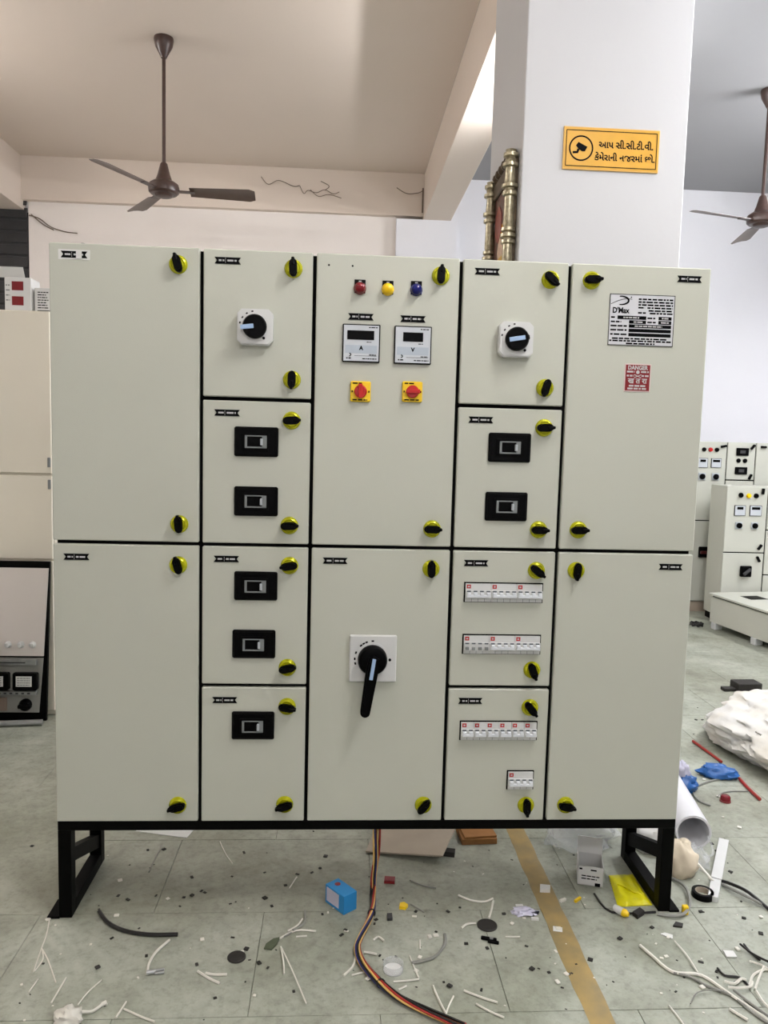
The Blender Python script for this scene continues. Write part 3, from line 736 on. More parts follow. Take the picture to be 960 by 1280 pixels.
# ------------------------------------------------------------------ tall cabinet and boxes on the left
def left_side():
    t = thing('tall_cabinet', 'tall beige steel cabinet at the left edge behind the switchboard', 'cabinet', (-1.10, 2.0, 0))
    obj('body', MB().box(-0.46, 0.46, -0.215, 0.22, 0.0, 2.135, b=0.003), M['beige_cab'], t)
    for z0, z1 in ((1.302, 2.13), (0.85, 1.288), (0.03, 0.838)):
        obj('door', MB().box(-0.455, 0.455, -0.235, -0.216, z0, z1, b=0.003), M['beige_cab'], t)
    for k, z in enumerate((1.36, 1.245)):
        obj('hinge', MB().box(0.437, 0.452, -0.243, -0.235, z - 0.025, z + 0.025, b=0.002), M['mid_plastic'], t)
    # loose panel front leaning on the cabinet
    t = thing('panel_front', 'loose pale panel front with black border and meters leaning on the tall cabinet', 'panel', (-1.06, 1.708, 0.001), (math.radians(-2.6), 0, 0))
    f = MB(FRONT)
    f.prism([(-0.42, 0), (0.397, 0), (0.413, 0.842), (-0.42, 0.842)], 0, 0.02)
    obj('black_frame', f, M['black'], t)
    obj('face', MB(FRONT).prism([(-0.41, 0.345), (0.385, 0.345), (0.409, 0.808), (-0.41, 0.808)], 0.02, 0.026), M['pinkish'], t)
    obj('lower_face', MB(FRONT).prism([(-0.41, 0.045), (0.362, 0.045), (0.384, 0.335), (-0.41, 0.335)], 0.02, 0.024), mat('grey mounting plate', (150, 150, 144), 0.5, var=0.04), t)
    for x in (0.33, 0.27, 0.205, 0.14, 0.08):
        o = obj('pilot_lamp', MB(FRONT).lathe([(0.018, 0.026), (0.018, 0.032), (0.013, 0.036), (0.011, 0.048), (0, 0.050)], c=(x, 0.405, 0), n=16), M['white_plastic'], t)
    for z, h in ((0.315, 0.016), (0.152, 0.010)):
        obj('trunking', MB(FRONT).box(-0.40, 0.355, z - h, z + h, 0.024, 0.046, b=0.002), M['steel'], t)
        sl = MB(FRONT)
        if h < 0.015:
            for k in range(24): sl.box(-0.38 + k * 0.03, -0.366 + k * 0.03, z - 0.004, z + 0.004, 0.046, 0.0468)
        else: sl.box(-0.39, 0.30, z - 0.004, z + 0.002, 0.046, 0.0468)
        obj('trunking_slot', sl, M['louvre'], t)
    for x in (0.30, 0.155, 0.01):
        o = obj('relay', MB(FRONT).box(x - 0.062, x + 0.062, 0.170, 0.262, 0.024, 0.060, b=0.006), M['black_plastic'], t)
        obj('relay_screen', MB(FRONT).box(x - 0.042, x + 0.038, 0.192, 0.246, 0.060, 0.062), M['paper'], o)
        obj('relay_print', dash_block(x - 0.036, x + 0.03, 0.20, 0.24, 0.062), M['mid_plastic'], o)
    obj('rotary_handle', MB(FRONT).lathe([(0.032, 0.024), (0.032, 0.04), (0.024, 0.055), (0, 0.056)], c=(0.295, 0.088, 0), n=16).box(0.27, 0.335, 0.078, 0.098, 0.045, 0.075, b=0.004), M['black_plastic'], t)
    obj('brown_cover', MB(FRONT).box(0.02, 0.20, 0.055, 0.125, 0.024, 0.034, b=0.002), mat('brown cover', (150, 132, 120), 0.5), t)
    # steel pipe lying before it
    pp = MB().tube([(-1.25, 1.56, 0.016), (-0.66, 1.63, 0.016)], 0.015, 10)
    tag(obj('steel_pipe', pp, M['steel']), 'steel pipe lying on the floor before the leaning panel front', 'pipe')
    # pale crate at the frame edge
    t = thing('low_cabinet', 'low pale grey cabinet just showing at the left edge', 'cabinet', (-1.02, 1.37, 0))
    obj('body', MB().box(-0.20, 0.16, -0.17, 0.17, 0.03, 0.44, b=0.004), M['panel'], t)
    obj('lid', MB().box(-0.20, 0.165, -0.175, 0.17, 0.44, 0.455, b=0.003), M['panel'], t)
    for sx in (-0.17, 0.13):
        for sy in (-0.14, 0.14): obj('foot', MB().box(sx - 0.02, sx + 0.02, sy - 0.02, sy + 0.02, 0, 0.03), M['black'], t)
    # cartons on top of the tall cabinet
    t = thing('carton', 'white carton with two red squares on top of the tall cabinet', 'box', (-0.81, 1.85, 2.1355))
    obj('box_body', MB().box(-0.066, 0.066, -0.06, 0.06, 0, 0.165, b=0.002), M['paper'], t)
    for z in (0.025, 0.100):
        obj('red_square', MB(FRONT).box(-0.030, 0.028, z, z + 0.045, 0.060, 0.0605), M['danger'], t)
    p = MB(FRONT)
    for k in range(4): dashes(p, -0.060, -0.040, 0.05 + 0.025 * k, 0.006, 0.060)
    obj('print', p, M['mid_plastic'], t)
    obj('flap', MB().box(-0.066, 0.066, -0.002, 0.0, 0, 0.055, R=rx(0.5)), M['paper'], t, (-0.03, -0.055, 0.164))
    t = thing('printed_box', 'small white printed box beside the red and white carton', 'box', (-0.687, 1.85, 2.1355))
    obj('box_body', MB().box(-0.044, 0.040, -0.05, 0.05, 0, 0.118, b=0.002), M['paper'], t)
    p = MB(FRONT)
    for k in range(7): dashes(p, -0.028, 0.026 - 0.006 * (k % 3), 0.018 + 0.013 * k, 0.005, 0.050)
    obj('print', p, M['ink'], t)
    obj('bottom_band', MB(FRONT).box(-0.030, 0.038, 0.0, 0.005, 0.050, 0.0505), M['ink'], t)
def dash_block(a0, a1, b0, b1, c):
    m = MB(FRONT); k = b0
    while k < b1: dashes(m, a0, a1, k, 0.004, c); k += 0.012
    return m
left_side()

# ------------------------------------------------------------------ switchboards at the rear right
def rear_lock(t, x, z, c=0.0, a=60):
    o = obj('lock', MB(FRONT).box(-0.026, 0.026, -0.010, 0.010, 0.0, 0.022, b=0.003, R=rz(math.radians(a))), M['black_plastic'], t, (x, c, z))
    return o
def small_meter(t, x0, x1, z0, z1, y, sw=0.55):
    cx, cz, hw, hh = (x0 + x1) / 2, (z0 + z1) / 2, (x1 - x0) / 2, (z1 - z0) / 2
    o = obj('digital_meter', MB(FRONT).box(-hw, hw, -hh, hh, 0, 0.008, b=0.001), M['ink'], t, (cx, y, cz))
    obj('face', MB(FRONT).box(-hw + 0.004, hw - 0.004, -hh + 0.004, hh - 0.004, 0.008, 0.009), M['face'], o)
    obj('screen', MB(FRONT).box(-hw * sw, hw * sw, hh * 0.2, hh * 0.7, 0.009, 0.010), M['black_plastic'], o)
def rear_right():
    Y = 4.55
    t = thing('rear_switchboard', 'pale grey switchboard standing against the back wall at right', 'switchboard', (4.70, 4.80, 0))
    def L(x, z, y=Y): return (x - 4.70, y - 4.80, z)
    def bx(name, x0, x1, y0, y1, z0, z1, m, b=0.003): return obj(name, MB().box(x0 - 4.70, x1 - 4.70, y0 - 4.80, y1 - 4.80, z0, z1, b=b), m, t)
    bx('plinth', 3.80, 5.55, Y + 0.02, Y + 0.45, 0, 0.095, M['tan'])
    bx('body', 3.78, 5.55, Y + 0.018, Y + 0.45, 0.095, 1.585, M['rear_cab'])
    bx('gasket_frame', 3.79, 5.54, Y + 0.012, Y + 0.02, 0.10, 1.58, M['gasket'], 0)
    for x0, x1, z0, z1 in ((3.78, 4.403, 0.862, 1.585), (3.78, 4.403, 0.105, 0.852), (4.413, 4.675, 1.243, 1.585), (4.413, 4.675, 0.105, 1.232), (4.685, 5.55, 1.0, 1.585), (4.685, 5.55, 0.105, 0.99)):
        bx('door', x0, x1, Y, Y + 0.014, z0, z1, M['rear_cab'])
    for x, m_ in ((4.188, 'black_plastic'), (4.248, 'red'), (4.308, 'black_plastic')):
        o = obj('indicator_lamp', MB(FRONT).lathe([(0.020, 0), (0.020, 0.008), (0.015, 0.02), (0, 0.022)], n=14), M[m_], t, L(x, 1.513))
    small_meter(t, 4.135 - 4.70, 4.229 - 4.70, 1.345, 1.434, Y - 4.80); small_meter(t, 4.261 - 4.70, 4.356 - 4.70, 1.348, 1.434, Y - 4.80, 0.7)
    for x in (4.182, 4.310):
        o = obj('selector_switch', MB(FRONT).box(-0.033, 0.033, -0.033, 0.033, 0, 0.01, b=0.002), M['grey_plastic'], t, L(x, 1.265))
        obj('knob', MB(FRONT).lathe([(0.026, 0.01), (0.026, 0.022), (0, 0.024)], n=14), M['black_plastic'], o)
    rear_lock(t, *L(4.367, 1.546)[::2], c=L(0, 0)[1], a=12)
    for (x0, x1, z0, z1) in ((4.493, 4.607, 1.464, 1.535), (4.490, 4.604, 1.293, 1.360)):
        o = obj('breaker', MB(FRONT).box(-(x1 - x0) / 2, (x1 - x0) / 2, -(z1 - z0) / 2, (z1 - z0) / 2, 0, 0.014, b=0.003), M['black_plastic'], t, L((x0 + x1) / 2, (z0 + z1) / 2))
        obj('window_frame', MB(FRONT).box(-0.025, 0.025, -0.014, 0.014, 0.014, 0.016), M['louvre'], o)
    for x in (4.518, 4.580):
        o = obj('push_button', MB(FRONT).lathe([(0.020, 0), (0.020, 0.01), (0.014, 0.018), (0, 0.018)], n=14), M['black_plastic'], t, L(x, 1.419))
    for x, z, a in ((4.643, 1.546, 50), (4.636, 1.272, 65), (4.746, 1.549, 0)): rear_lock(t, *L(x, z)[::2], c=L(0, 0)[1], a=a)
    o = obj('rotary_handle', MB(FRONT).box(-0.05, 0.05, -0.05, 0.05, 0, 0.03, b=0.006), M['black_plastic'], t, L(4.243, 0.566))
    obj('knob', MB(FRONT).box(-0.045, 0.045, -0.014, 0.014, 0.03, 0.05, b=0.004), mat('dark red handle', (70, 14, 14), 0.4), o)
    # shorter board in front of it
    Y2 = 4.10
    t2 = thing('short_switchboard', 'shorter pale switchboard with lit yellow lamp before the rear switchboard', 'switchboard', (4.70, 4.26, 0))
    def L2(x, z, y=Y2): return (x - 4.70, y - 4.26, z)
    def b2(name, x0, x1, y0, y1, z0, z1, m, b=0.003): return obj(name, MB().box(x0 - 4.70, x1 - 4.70, y0 - 4.26, y1 - 4.26, z0, z1, b=b), m, t2)
    b2('plinth', 4.21, 5.30, Y2 + 0.02, Y2 + 0.28, 0, 0.06, M['black'])
    b2('body', 4.20, 5.30, Y2 + 0.016, Y2 + 0.29, 0.06, 1.205, M['rear_cab'])
    b2('gasket_frame', 4.205, 5.295, Y2 + 0.010, Y2 + 0.018, 0.065, 1.20, M['gasket'], 0)
    for x0, x1, z0, z1 in ((4.20, 4.563, 0.632, 1.205), (4.20, 4.563, 0.065, 0.622), (4.573, 4.95, 0.832, 1.205), (4.573, 4.95, 0.438, 0.822), (4.573, 4.95, 0.065, 0.428), (4.96, 5.30, 0.065, 1.205)):
        b2('door', x0, x1, Y2, Y2 + 0.013, z0, z1, M['rear_cab'])
    for x, z, m_ in ((4.322, 1.128, 'black_plastic'), (4.392, 1.124, 'yellow_lamp'), (4.458, 1.125, 'black_plastic')):
        obj('indicator_lamp', MB(FRONT).lathe([(0.022, 0), (0.022, 0.008), (0.016, 0.02), (0, 0.022)], n=14), M[m_], t2, L2(x, z))
    small_meter(t2, 4.272 - 4.70, 4.371 - 4.70, 0.949, 1.04, Y2 - 4.26); small_meter(t2, 4.409 - 4.70, 4.515 - 4.70, 0.950, 1.041, Y2 - 4.26, 0.7)
    for x in (4.320, 4.461):
        o = obj('selector_switch', MB(FRONT).box(-0.030, 0.030, -0.030, 0.030, 0, 0.01, b=0.002), M['grey_plastic'], t2, L2(x, 0.865))
        obj('knob', MB(FRONT).lathe([(0.024, 0.01), (0.024, 0.022), (0, 0.024)], n=14), M['black_plastic'], o)
    for x, z, a in ((4.513, 1.165, 85), (4.519, 0.679, 55), (4.513, 0.573, -60)): rear_lock(t2, *L2(x, z)[::2], c=L2(0, 0)[1], a=a)
    o = obj('rotary_handle', MB(FRONT).box(-0.048, 0.048, -0.048, 0.048, 0, 0.03, b=0.006), M['black_plastic'], t2, L2(4.405, 0.465))
    obj('knob', MB(FRONT).box(-0.04, 0.04, -0.013, 0.013, 0.03, 0.05, b=0.004, R=rz(0.7)), M['louvre'], o)
    # cabinet lying on its back on the floor
    ang = math.atan2(0.105, -0.5) + math.pi / 2     # long side runs towards the camera
    t3 = thing('lying_cabinet', 'pale cabinet lying on its back on small white blocks at the right edge', 'cabinet', (4.035, 3.94, 0), (0, 0, 0.15))
    obj('body', MB().box(0.0, 0.95, -1.35, 0.0, 0.055, 0.27, b=0.003), M['rear_cab'], t3)
    obj('gasket', MB().box(0.012, 0.94, -1.34, -0.01, 0.27, 0.282), M['gasket'], t3)
    ld = obj('lid', MB().box(-0.012, 0.95, -1.36, 0.012, 0.282, 0.30, b=0.003), M['rear_cab'], t3)
    obj('lid_opening', MB().box(0.16, 0.32, -0.30, -0.16, 0.30, 0.302), M['black_plastic'], ld)
    obj('lid_opening', MB().box(0.42, 0.60, -0.34, -0.20, 0.30, 0.302), M['paper'], ld)
    obj('lid_opening', MB().box(0.46, 0.56, -0.30, -0.24, 0.302, 0.304), M['black_plastic'], ld)
    for y in (-0.06, -0.56, -1.2):
        for x in (0.03, 0.9): obj('foot', MB().box(x - 0.035, x + 0.035, y - 0.03, y + 0.03, 0, 0.055, b=0.004), M['white_plastic'], t3)
    tag(obj('cable_coil', MB().tube([(3.94 + 0.05 * math.cos(g), 3.97 + 0.05 * math.sin(g), 0.012 + 0.01 * (k % 3)) for k, g in enumerate([0.6 * q for q in range(30)])], 0.008, 6), M['wire_black']), 'small black coil of cable on the floor beside the lying cabinet', 'cable')
rear_right()

# ------------------------------------------------------------------ litter on the floor (floor positions in metres)
OFFCUT_LABELS = {
    'A': ('white offcuts before the left stand leg', [
        'long thin white strand running from the left stand foot towards the camera',
        'thin white wire slanting right below the left stand foot',
        'thin bent white wire doubling the long strand below the left stand foot']),
    'B': ('white offcuts at the bottom left', [
        'leftmost short white wire offcut near the bottom left corner',
        'short white wire offcut slanting above and left of the crumpled white plastic',
        'long thin white wire offcut slanting up from the crumpled white plastic',
        'short upright white wire offcut right of the crumpled white plastic',
        'white wire offcut at the bottom edge right of the crumpled white plastic']),
    'C': ('white offcuts below the left black disc', [
        'longer slanting white wire offcut below the left black disc',
        'shorter curved white wire offcut below the left black disc']),
    'D': ('pale offcuts beside the green scrap', [
        'short straight white wire offcut standing below the dark green scrap',
        'long thin white wire trailing down from the dark green scrap',
        'pale wire offcut bending right from the dark green scrap',
        'grey wire curving up at the right of the dark green scrap',
        'shortest white wire offcut right of the dark green scrap',
        'grey wire offcut touching the tip of the dark green scrap',
        'short white wire offcut at the top of the tangle by the green scrap']),
    'E': ('white offcuts at the wire bundle bend', [
        'curved white wire offcut left of the wire bundle bend',
        'short white wire offcut poking out right of the wire bundle bend',
        'straight white wire offcut lying below the wire bundle bend',
        'small arched white wire offcut above the wire bundle bend']),
    'F': ('white offcuts right of the wire bundle', [
        'slanting white wire offcut right of the clear tape ring',
        'level white wire offcut below the clear tape ring',
        'left arm of the V of two white wires near the bottom edge',
        'right arm of the V of two white wires near the bottom edge',
        'upper of two parallel white wires left of the floor tape',
        'lower of two parallel white wires left of the floor tape',
        'short grey wire offcut right of the small yellow scrap',
        'tiny white wire offcut touching the wire bundle below the tape ring',
        'tiny upright white wire offcut inside the grey cable arc']),
    'H': ('pale offcuts near the right black disc', [
        'curved pale wire offcut above the right black disc',
        'stiff pale wire standing off the top of the right black disc',
        'thin level pale wire offcut right of the black clip',
        'short curled white wire offcut left of the right black disc']),
    'I': ('offcuts in the bottom right tangle', [
        'thin white wire slanting down to the long white cable at right',
        'thin grey hooped wire below the long grey cable',
        'curved black wire offcut at the left of the bottom right tangle',
        'zigzag white wire offcut inside the bottom right tangle',
        'white wire offcut with hooked end low in the bottom right tangle',
        'white wire arching up at the right of the tangle',
        'white wire curling in from the right edge above the tangle',
        'upper black wire entering from the right edge above the tangle',
        'shorter black wire beside the upper black wire at the right edge',
        'white wire leaving the tangle at the bottom right corner',
        'grey wire running out of the tangle along the long grey cable',
        'black wire nearest the bottom right corner',
        'white wire crossing steeply through the bottom right tangle']),
    'J': ('white offcuts right of the floor tape', [
        'thin white wire offcut at the bottom edge left of the tangle',
        'thick short white offcut below the long grey cable']),
    'K': ('pale strands under the switchboard', [
        'short pale strand under the switchboard left of the blue carton',
        'long faint grey strand behind the left stand leg',
        'thin pale strand under the second column of doors',
        'greenish grey strand under the switchboard right of the red scrap']),
}
OFFCUTS = [
    ('A', 'w', 0.0022, [(-0.022, -0.013), (-0.003, -0.091), (0.005, -0.15), (0.021, -0.249)]),
    ('A', 'w', 0.0022, [(0.004, -0.146), (0.042, -0.199), (0.098, -0.293)]),
    ('A', 'w', 0.0022, [(0.009, -0.153), (0.026, -0.192), (0.026, -0.223), (0.022, -0.246)]),
    ('B', 'w', 0.0024, [(0.045, -0.279), (0.039, -0.329)]),
    ('B', 'w', 0.0028, [(0.12, -0.275), (0.114, -0.373)]),
    ('B', 'w', 0.0022, [(0.22, -0.286), (0.198, -0.332), (0.186, -0.38)]),
    ('B', 'w', 0.003, [(0.311, -0.372), (0.3, -0.429)]),
    ('B', 'w', 0.003, [(0.312, -0.398), (0.36, -0.425), (0.402, -0.445)]),
    ('C', 'w', 0.004, [(0.479, -0.258), (0.518, -0.289), (0.548, -0.308)]),
    ('C', 'w', 0.004, [(0.503, -0.266), (0.529, -0.273), (0.564, -0.273)]),
    ('D', 'w', 0.003, [(0.707, -0.161), (0.719, -0.225), (0.725, -0.279)]),
    ('D', 'w', 0.0022, [(0.71, -0.171), (0.746, -0.265), (0.793, -0.4)]),
    ('D', 'w', 0.0035, [(0.701, -0.118), (0.747, -0.08), (0.809, -0.085)]),
    ('D', 'g', 0.004, [(0.738, -0.085), (0.771, -0.05), (0.77, 0.012)]),
    ('D', 'w', 0.0028, [(0.75, -0.121), (0.783, -0.118)]),
    ('D', 'g', 0.003, [(0.706, -0.113), (0.724, -0.098), (0.752, -0.068)]),
    ('D', 'w', 0.003, [(0.723, -0.087), (0.751, -0.06), (0.765, -0.028)]),
    ('K', 'w', 0.0025, [(0.713, 0.148), (0.734, 0.214)]),
    ('K', 'g', 0.002, [(0.223, 0.427), (0.22, 0.339), (0.219, 0.252)]),
    ('K', 'w', 0.002, [(0.433, 0.453), (0.466, 0.369), (0.502, 0.299)]),
    ('K', 'g', 0.0025, [(1.125, 0.189), (1.166, 0.155), (1.211, 0.14)]),
    ('E', 'w', 0.004, [(0.93, -0.203), (0.92, -0.248), (0.894, -0.284)]),
    ('E', 'w', 0.004, [(0.954, -0.186), (0.973, -0.19), (0.992, -0.197)]),
    ('E', 'w', 0.003, [(0.917, -0.283), (0.959, -0.268)]),
    ('E', 'w', 0.0035, [(0.985, -0.131), (1.001, -0.116), (1.017, -0.135)]),
    ('F', 'w', 0.0028, [(1.089, -0.205), (1.098, -0.257), (1.107, -0.3)]),
    ('F', 'w', 0.003, [(1.034, -0.312), (1.07, -0.309), (1.107, -0.304)]),
    ('F', 'w', 0.0035, [(1.143, -0.331), (1.153, -0.387), (1.166, -0.44)]),
    ('F', 'w', 0.003, [(1.195, -0.372), (1.177, -0.408), (1.163, -0.442)]),
    ('F', 'w', 0.0035, [(1.227, -0.352), (1.267, -0.377), (1.312, -0.4)]),
    ('F', 'w', 0.003, [(1.252, -0.403), (1.284, -0.431), (1.318, -0.454)]),
    ('F', 'g', 0.0025, [(1.115, 0.051), (1.155, 0.007)]),
    ('F', 'w', 0.003, [(1.045, -0.344), (1.069, -0.329)]),
    ('F', 'w', 0.003, [(1.127, -0.133), (1.123, -0.177)]),
    ('H', 'w', 0.004, [(1.281, 0.095), (1.317, 0.067), (1.363, 0.058), (1.394, 0.075)]),
    ('H', 'w', 0.0045, [(1.393, 0.061), (1.375, 0.009), (1.359, -0.033)]),
    ('H', 'w', 0.0025, [(1.394, -0.122), (1.439, -0.123)]),
    ('H', 'w', 0.004, [(1.264, -0.079), (1.285, -0.059), (1.314, -0.056)]),
    ('J', 'w', 0.003, [(1.78, -0.422), (1.786, -0.458), (1.79, -0.492)]),
    ('J', 'w', 0.0045, [(1.941, -0.44), (1.97, -0.481)]),
    ('I', 'w', 0.003, [(1.912, -0.16), (1.921, -0.223), (1.919, -0.299)]),
    ('I', 'g', 0.002, [(1.839, -0.425), (1.873, -0.387), (1.913, -0.375), (1.957, -0.379)]),
    ('I', 'k', 0.004, [(1.989, -0.278), (1.995, -0.309), (2.035, -0.319), (2.041, -0.352)]),
    ('I', 'w', 0.0045, [(1.978, -0.339), (2.003, -0.349), (2.032, -0.33), (2.044, -0.337)]),
    ('I', 'w', 0.004, [(1.975, -0.367), (2.008, -0.371), (2.041, -0.365), (2.056, -0.346)]),
    ('I', 'w', 0.004, [(2.045, -0.352), (2.08, -0.31), (2.124, -0.288), (2.146, -0.292)]),
    ('I', 'w', 0.0035, [(2.098, -0.255), (2.122, -0.27), (2.138, -0.294)]),
    ('I', 'k', 0.004, [(2.107, -0.184), (2.121, -0.228), (2.153, -0.268)]),
    ('I', 'k', 0.0035, [(2.126, -0.172), (2.126, -0.209), (2.136, -0.246)]),
    ('I', 'w', 0.004, [(2.05, -0.378), (2.046, -0.421), (2.054, -0.451)]),
    ('I', 'g', 0.004, [(1.984, -0.379), (2.002, -0.423), (2.03, -0.482)]),
    ('I', 'k', 0.004, [(2.002, -0.402), (2.013, -0.444), (2.026, -0.488)]),
    ('I', 'w', 0.0035, [(2.051, -0.371), (2.084, -0.33), (2.128, -0.28)]),
]
BLACK_ARC = [(0.119, 0.024), (0.163, -0.034), (0.223, -0.074), (0.3, -0.095), (0.39, -0.096)]
WHITE_CURL = [(0.371, -0.119), (0.343, -0.173), (0.335, -0.225), (0.341, -0.268)]
GREY_ARC = [(1.207, -0.109), (1.2, -0.154), (1.167, -0.208), (1.129, -0.228), (1.093, -0.238)]
LONG_CABLE = [(1.798, -0.174), (1.816, -0.222), (1.846, -0.292), (1.912, -0.303), (1.938, -0.324), (1.962, -0.37), (1.991, -0.423), (2.03, -0.493)]
LONG_GREY = [(1.849, -0.295), (1.889, -0.313), (1.924, -0.353), (1.973, -0.392), (1.997, -0.452), (2.022, -0.496)]
LEG_LOOP = [(1.917, -0.021), (1.984, -0.039), (2.039, 0.011), (2.07, 0.101), (2.062, 0.159), (2.05, 0.184)]
WHITE_CABLE = [(2.165, 0.409), (2.156, 0.341), (2.147, 0.244), (2.162, 0.162), (2.196, 0.138)]
BLACK_CABLE = [(2.222, 0.167), (2.237, 0.113), (2.269, 0.066), (2.303, -0.006)]
SILVER_CABLE = [(2.218, 0.142), (2.233, 0.09), (2.268, 0.039), (2.308, 0.002)]
RED_STRIP = [(2.714, 1.425), (2.726, 1.292), (2.736, 1.167)]
RED_STRIP2 = [(2.726, 0.981), (2.713, 0.867), (2.709, 0.775)]
THIN_ARC = [(2.7, 0.998), (2.588, 0.965), (2.493, 0.907), (2.441, 0.837), (2.434, 0.769), (2.462, 0.725)]
THIN_ARC2 = [(2.535, 0.806), (2.576, 0.844), (2.628, 0.86), (2.701, 0.859)]
ROD_L = [(1.747, 0.097), (1.771, -0.006), (1.917, -0.008)]
BUNDLE_FLOOR = [(0.993, 0.095), (0.989, 0.02), (0.976, -0.043), (0.941, -0.143), (0.935, -0.194), (0.952, -0.254), (0.997, -0.33), (1.046, -0.387), (1.106, -0.432), (1.204, -0.494)]
DARK_BITS = [(0.373, 0.219), (0.51, 0.222), (0.18, 0.397), (0.532, 0.377), (0.616, 0.589), (0.42, 0.138), (0.433, 0.128), (0.369, 0.102), (0.394, 0.111), (0.366, 0.054), (0.526, 0.065), (0.635, 0.094), (0.662, 0.049), (0.62, 0.245), (0.698, 0.166), (0.735, 0.233), (0.785, 0.243), (0.813, 0.268), (0.831, 0.346), (0.888, -0.101), (0.901, -0.078), (0.992, -0.048), (0.998, -0.028), (0.827, 0.004), (0.545, -0.362), (0.471, -0.226), (0.193, -0.233), (0.318, -0.185), (0.168, -0.382), (0.195, -0.103), (0.557, -0.106), (0.62, -0.209), (0.605, -0.162), (0.649, -0.223), (0.676, -0.244), (0.756, -0.342), (1.176, -0.314), (1.19, -0.331), (1.049, -0.204), (1.001, -0.199), (1.414, -0.006), (1.486, -0.282), (1.507, -0.344), (1.544, -0.29), (1.44, -0.267), (1.277, -0.348), (1.327, -0.173), (1.625, -0.23), (1.749, -0.137), (1.873, -0.084), (1.954, -0.247), (1.981, -0.289), (1.972, -0.313), (2.07, -0.005), (1.824, -0.367), (2.197, -0.041), (2.21, -0.119), (2.319, 0.421), (2.309, 0.369), (2.884, 1.747), (2.921, 1.748), (2.986, 1.943), (2.77, 1.534), (2.849, 1.404), (2.851, 1.512), (2.292, 0.228), (1.513, 0.317), (1.234, 0.01), (1.276, 0.031), (1.182, -0.091), (1.129, 0.012), (1.267, -0.15), (1.449, -0.165), (-0.247, 0.43), (0.237, 0.402), (0.276, 0.113), (0.19, 0.092), (0.153, 0.115)]
PALE_BITS = [(1.122, -0.013), (0.65, -0.355), (0.903, -0.082), (0.178, 0.007), (0.134, 0.203), (0.595, -0.173), (0.467, -0.116), (1.571, -0.083), (1.102, -0.267), (0.962, -0.297), (0.967, -0.29), (1.499, -0.012), (1.458, 0.002), (1.475, -0.028), (1.853, -0.162), (1.86, -0.221), (1.907, -0.353), (1.843, -0.227), (2.492, 0.542), (2.469, 0.628), (1.595, 0.125), (1.63, 0.064), (1.904, -0.132), (2.095, -0.193), (2.256, -0.038), (1.429, -0.056), (1.159, -0.118), (1.179, -0.11), (1.119, -0.209), (0.845, 0.012), (0.319, 0.094), (-0.028, -0.009), (2.559, 0.982), (2.543, 0.814), (1.532, -0.192), (1.5, -0.322), (1.535, -0.29)]

def cable(name, pts, r, m, label, cat, group=None, z=None, n=6, lift=0.0):
    k = 0.0 if z is None else z
    P3 = [(x, y, r + 0.0002 + k + lift * math.sin(math.pi * i / max(1, len(pts) - 1))) for i, (x, y) in enumerate(pts)]
    c = Vector(P3[0]); c.z = 0
    o = obj(name, MB().tube([p - c for p in smooth_path(P3, 4)], r, n), m, None, c)
    return tag(o, label, cat, group)
def blob_mesh(rx_, ry_, h, amp, seed, m, nu=28, nv=16, freq=2.2, name='bag', squash=0.35, fold=0.0):
    from mathutils import noise
    vs = []; fs = []
    off = Vector((seed * 3.7, seed * 1.3, seed * 2.1))
    for j in range(nv + 1):
        ph = math.pi * j / nv
        for i in range(nu):
            th = 2 * math.pi * i / nu
            d = Vector((math.sin(ph) * math.cos(th), math.sin(ph) * math.sin(th), math.cos(ph)))
            k = 1 + amp * noise.noise(d * freq + off) + amp * 0.5 * noise.noise(d * freq * 2.6 + off) + amp * 0.25 * noise.noise(d * freq * 6 + off)
            if fold:
                q = d * freq * 2.2 + off
                k += fold * (0.5 - abs(noise.noise(q)) * 2) + fold * 0.6 * (0.5 - abs(noise.noise(q * 2.7)) * 2)
            z = d.z * k
            z = h * (squash + z * (1 - squash)) if z > 0 else h * squash * (1 + max(z * 1.8, -1))
            vs.append((d.x * k * rx_, d.y * k * ry_, max(z, 0.0)))
    for j in range(nv):
        for i in range(nu):
            i2 = (i + 1) % nu
            fs.append((j * nu + i, j * nu + i2, (j + 1) * nu + i2, (j + 1) * nu + i))
    return mesh_of(MB().add(vs, fs), name, m, 60)

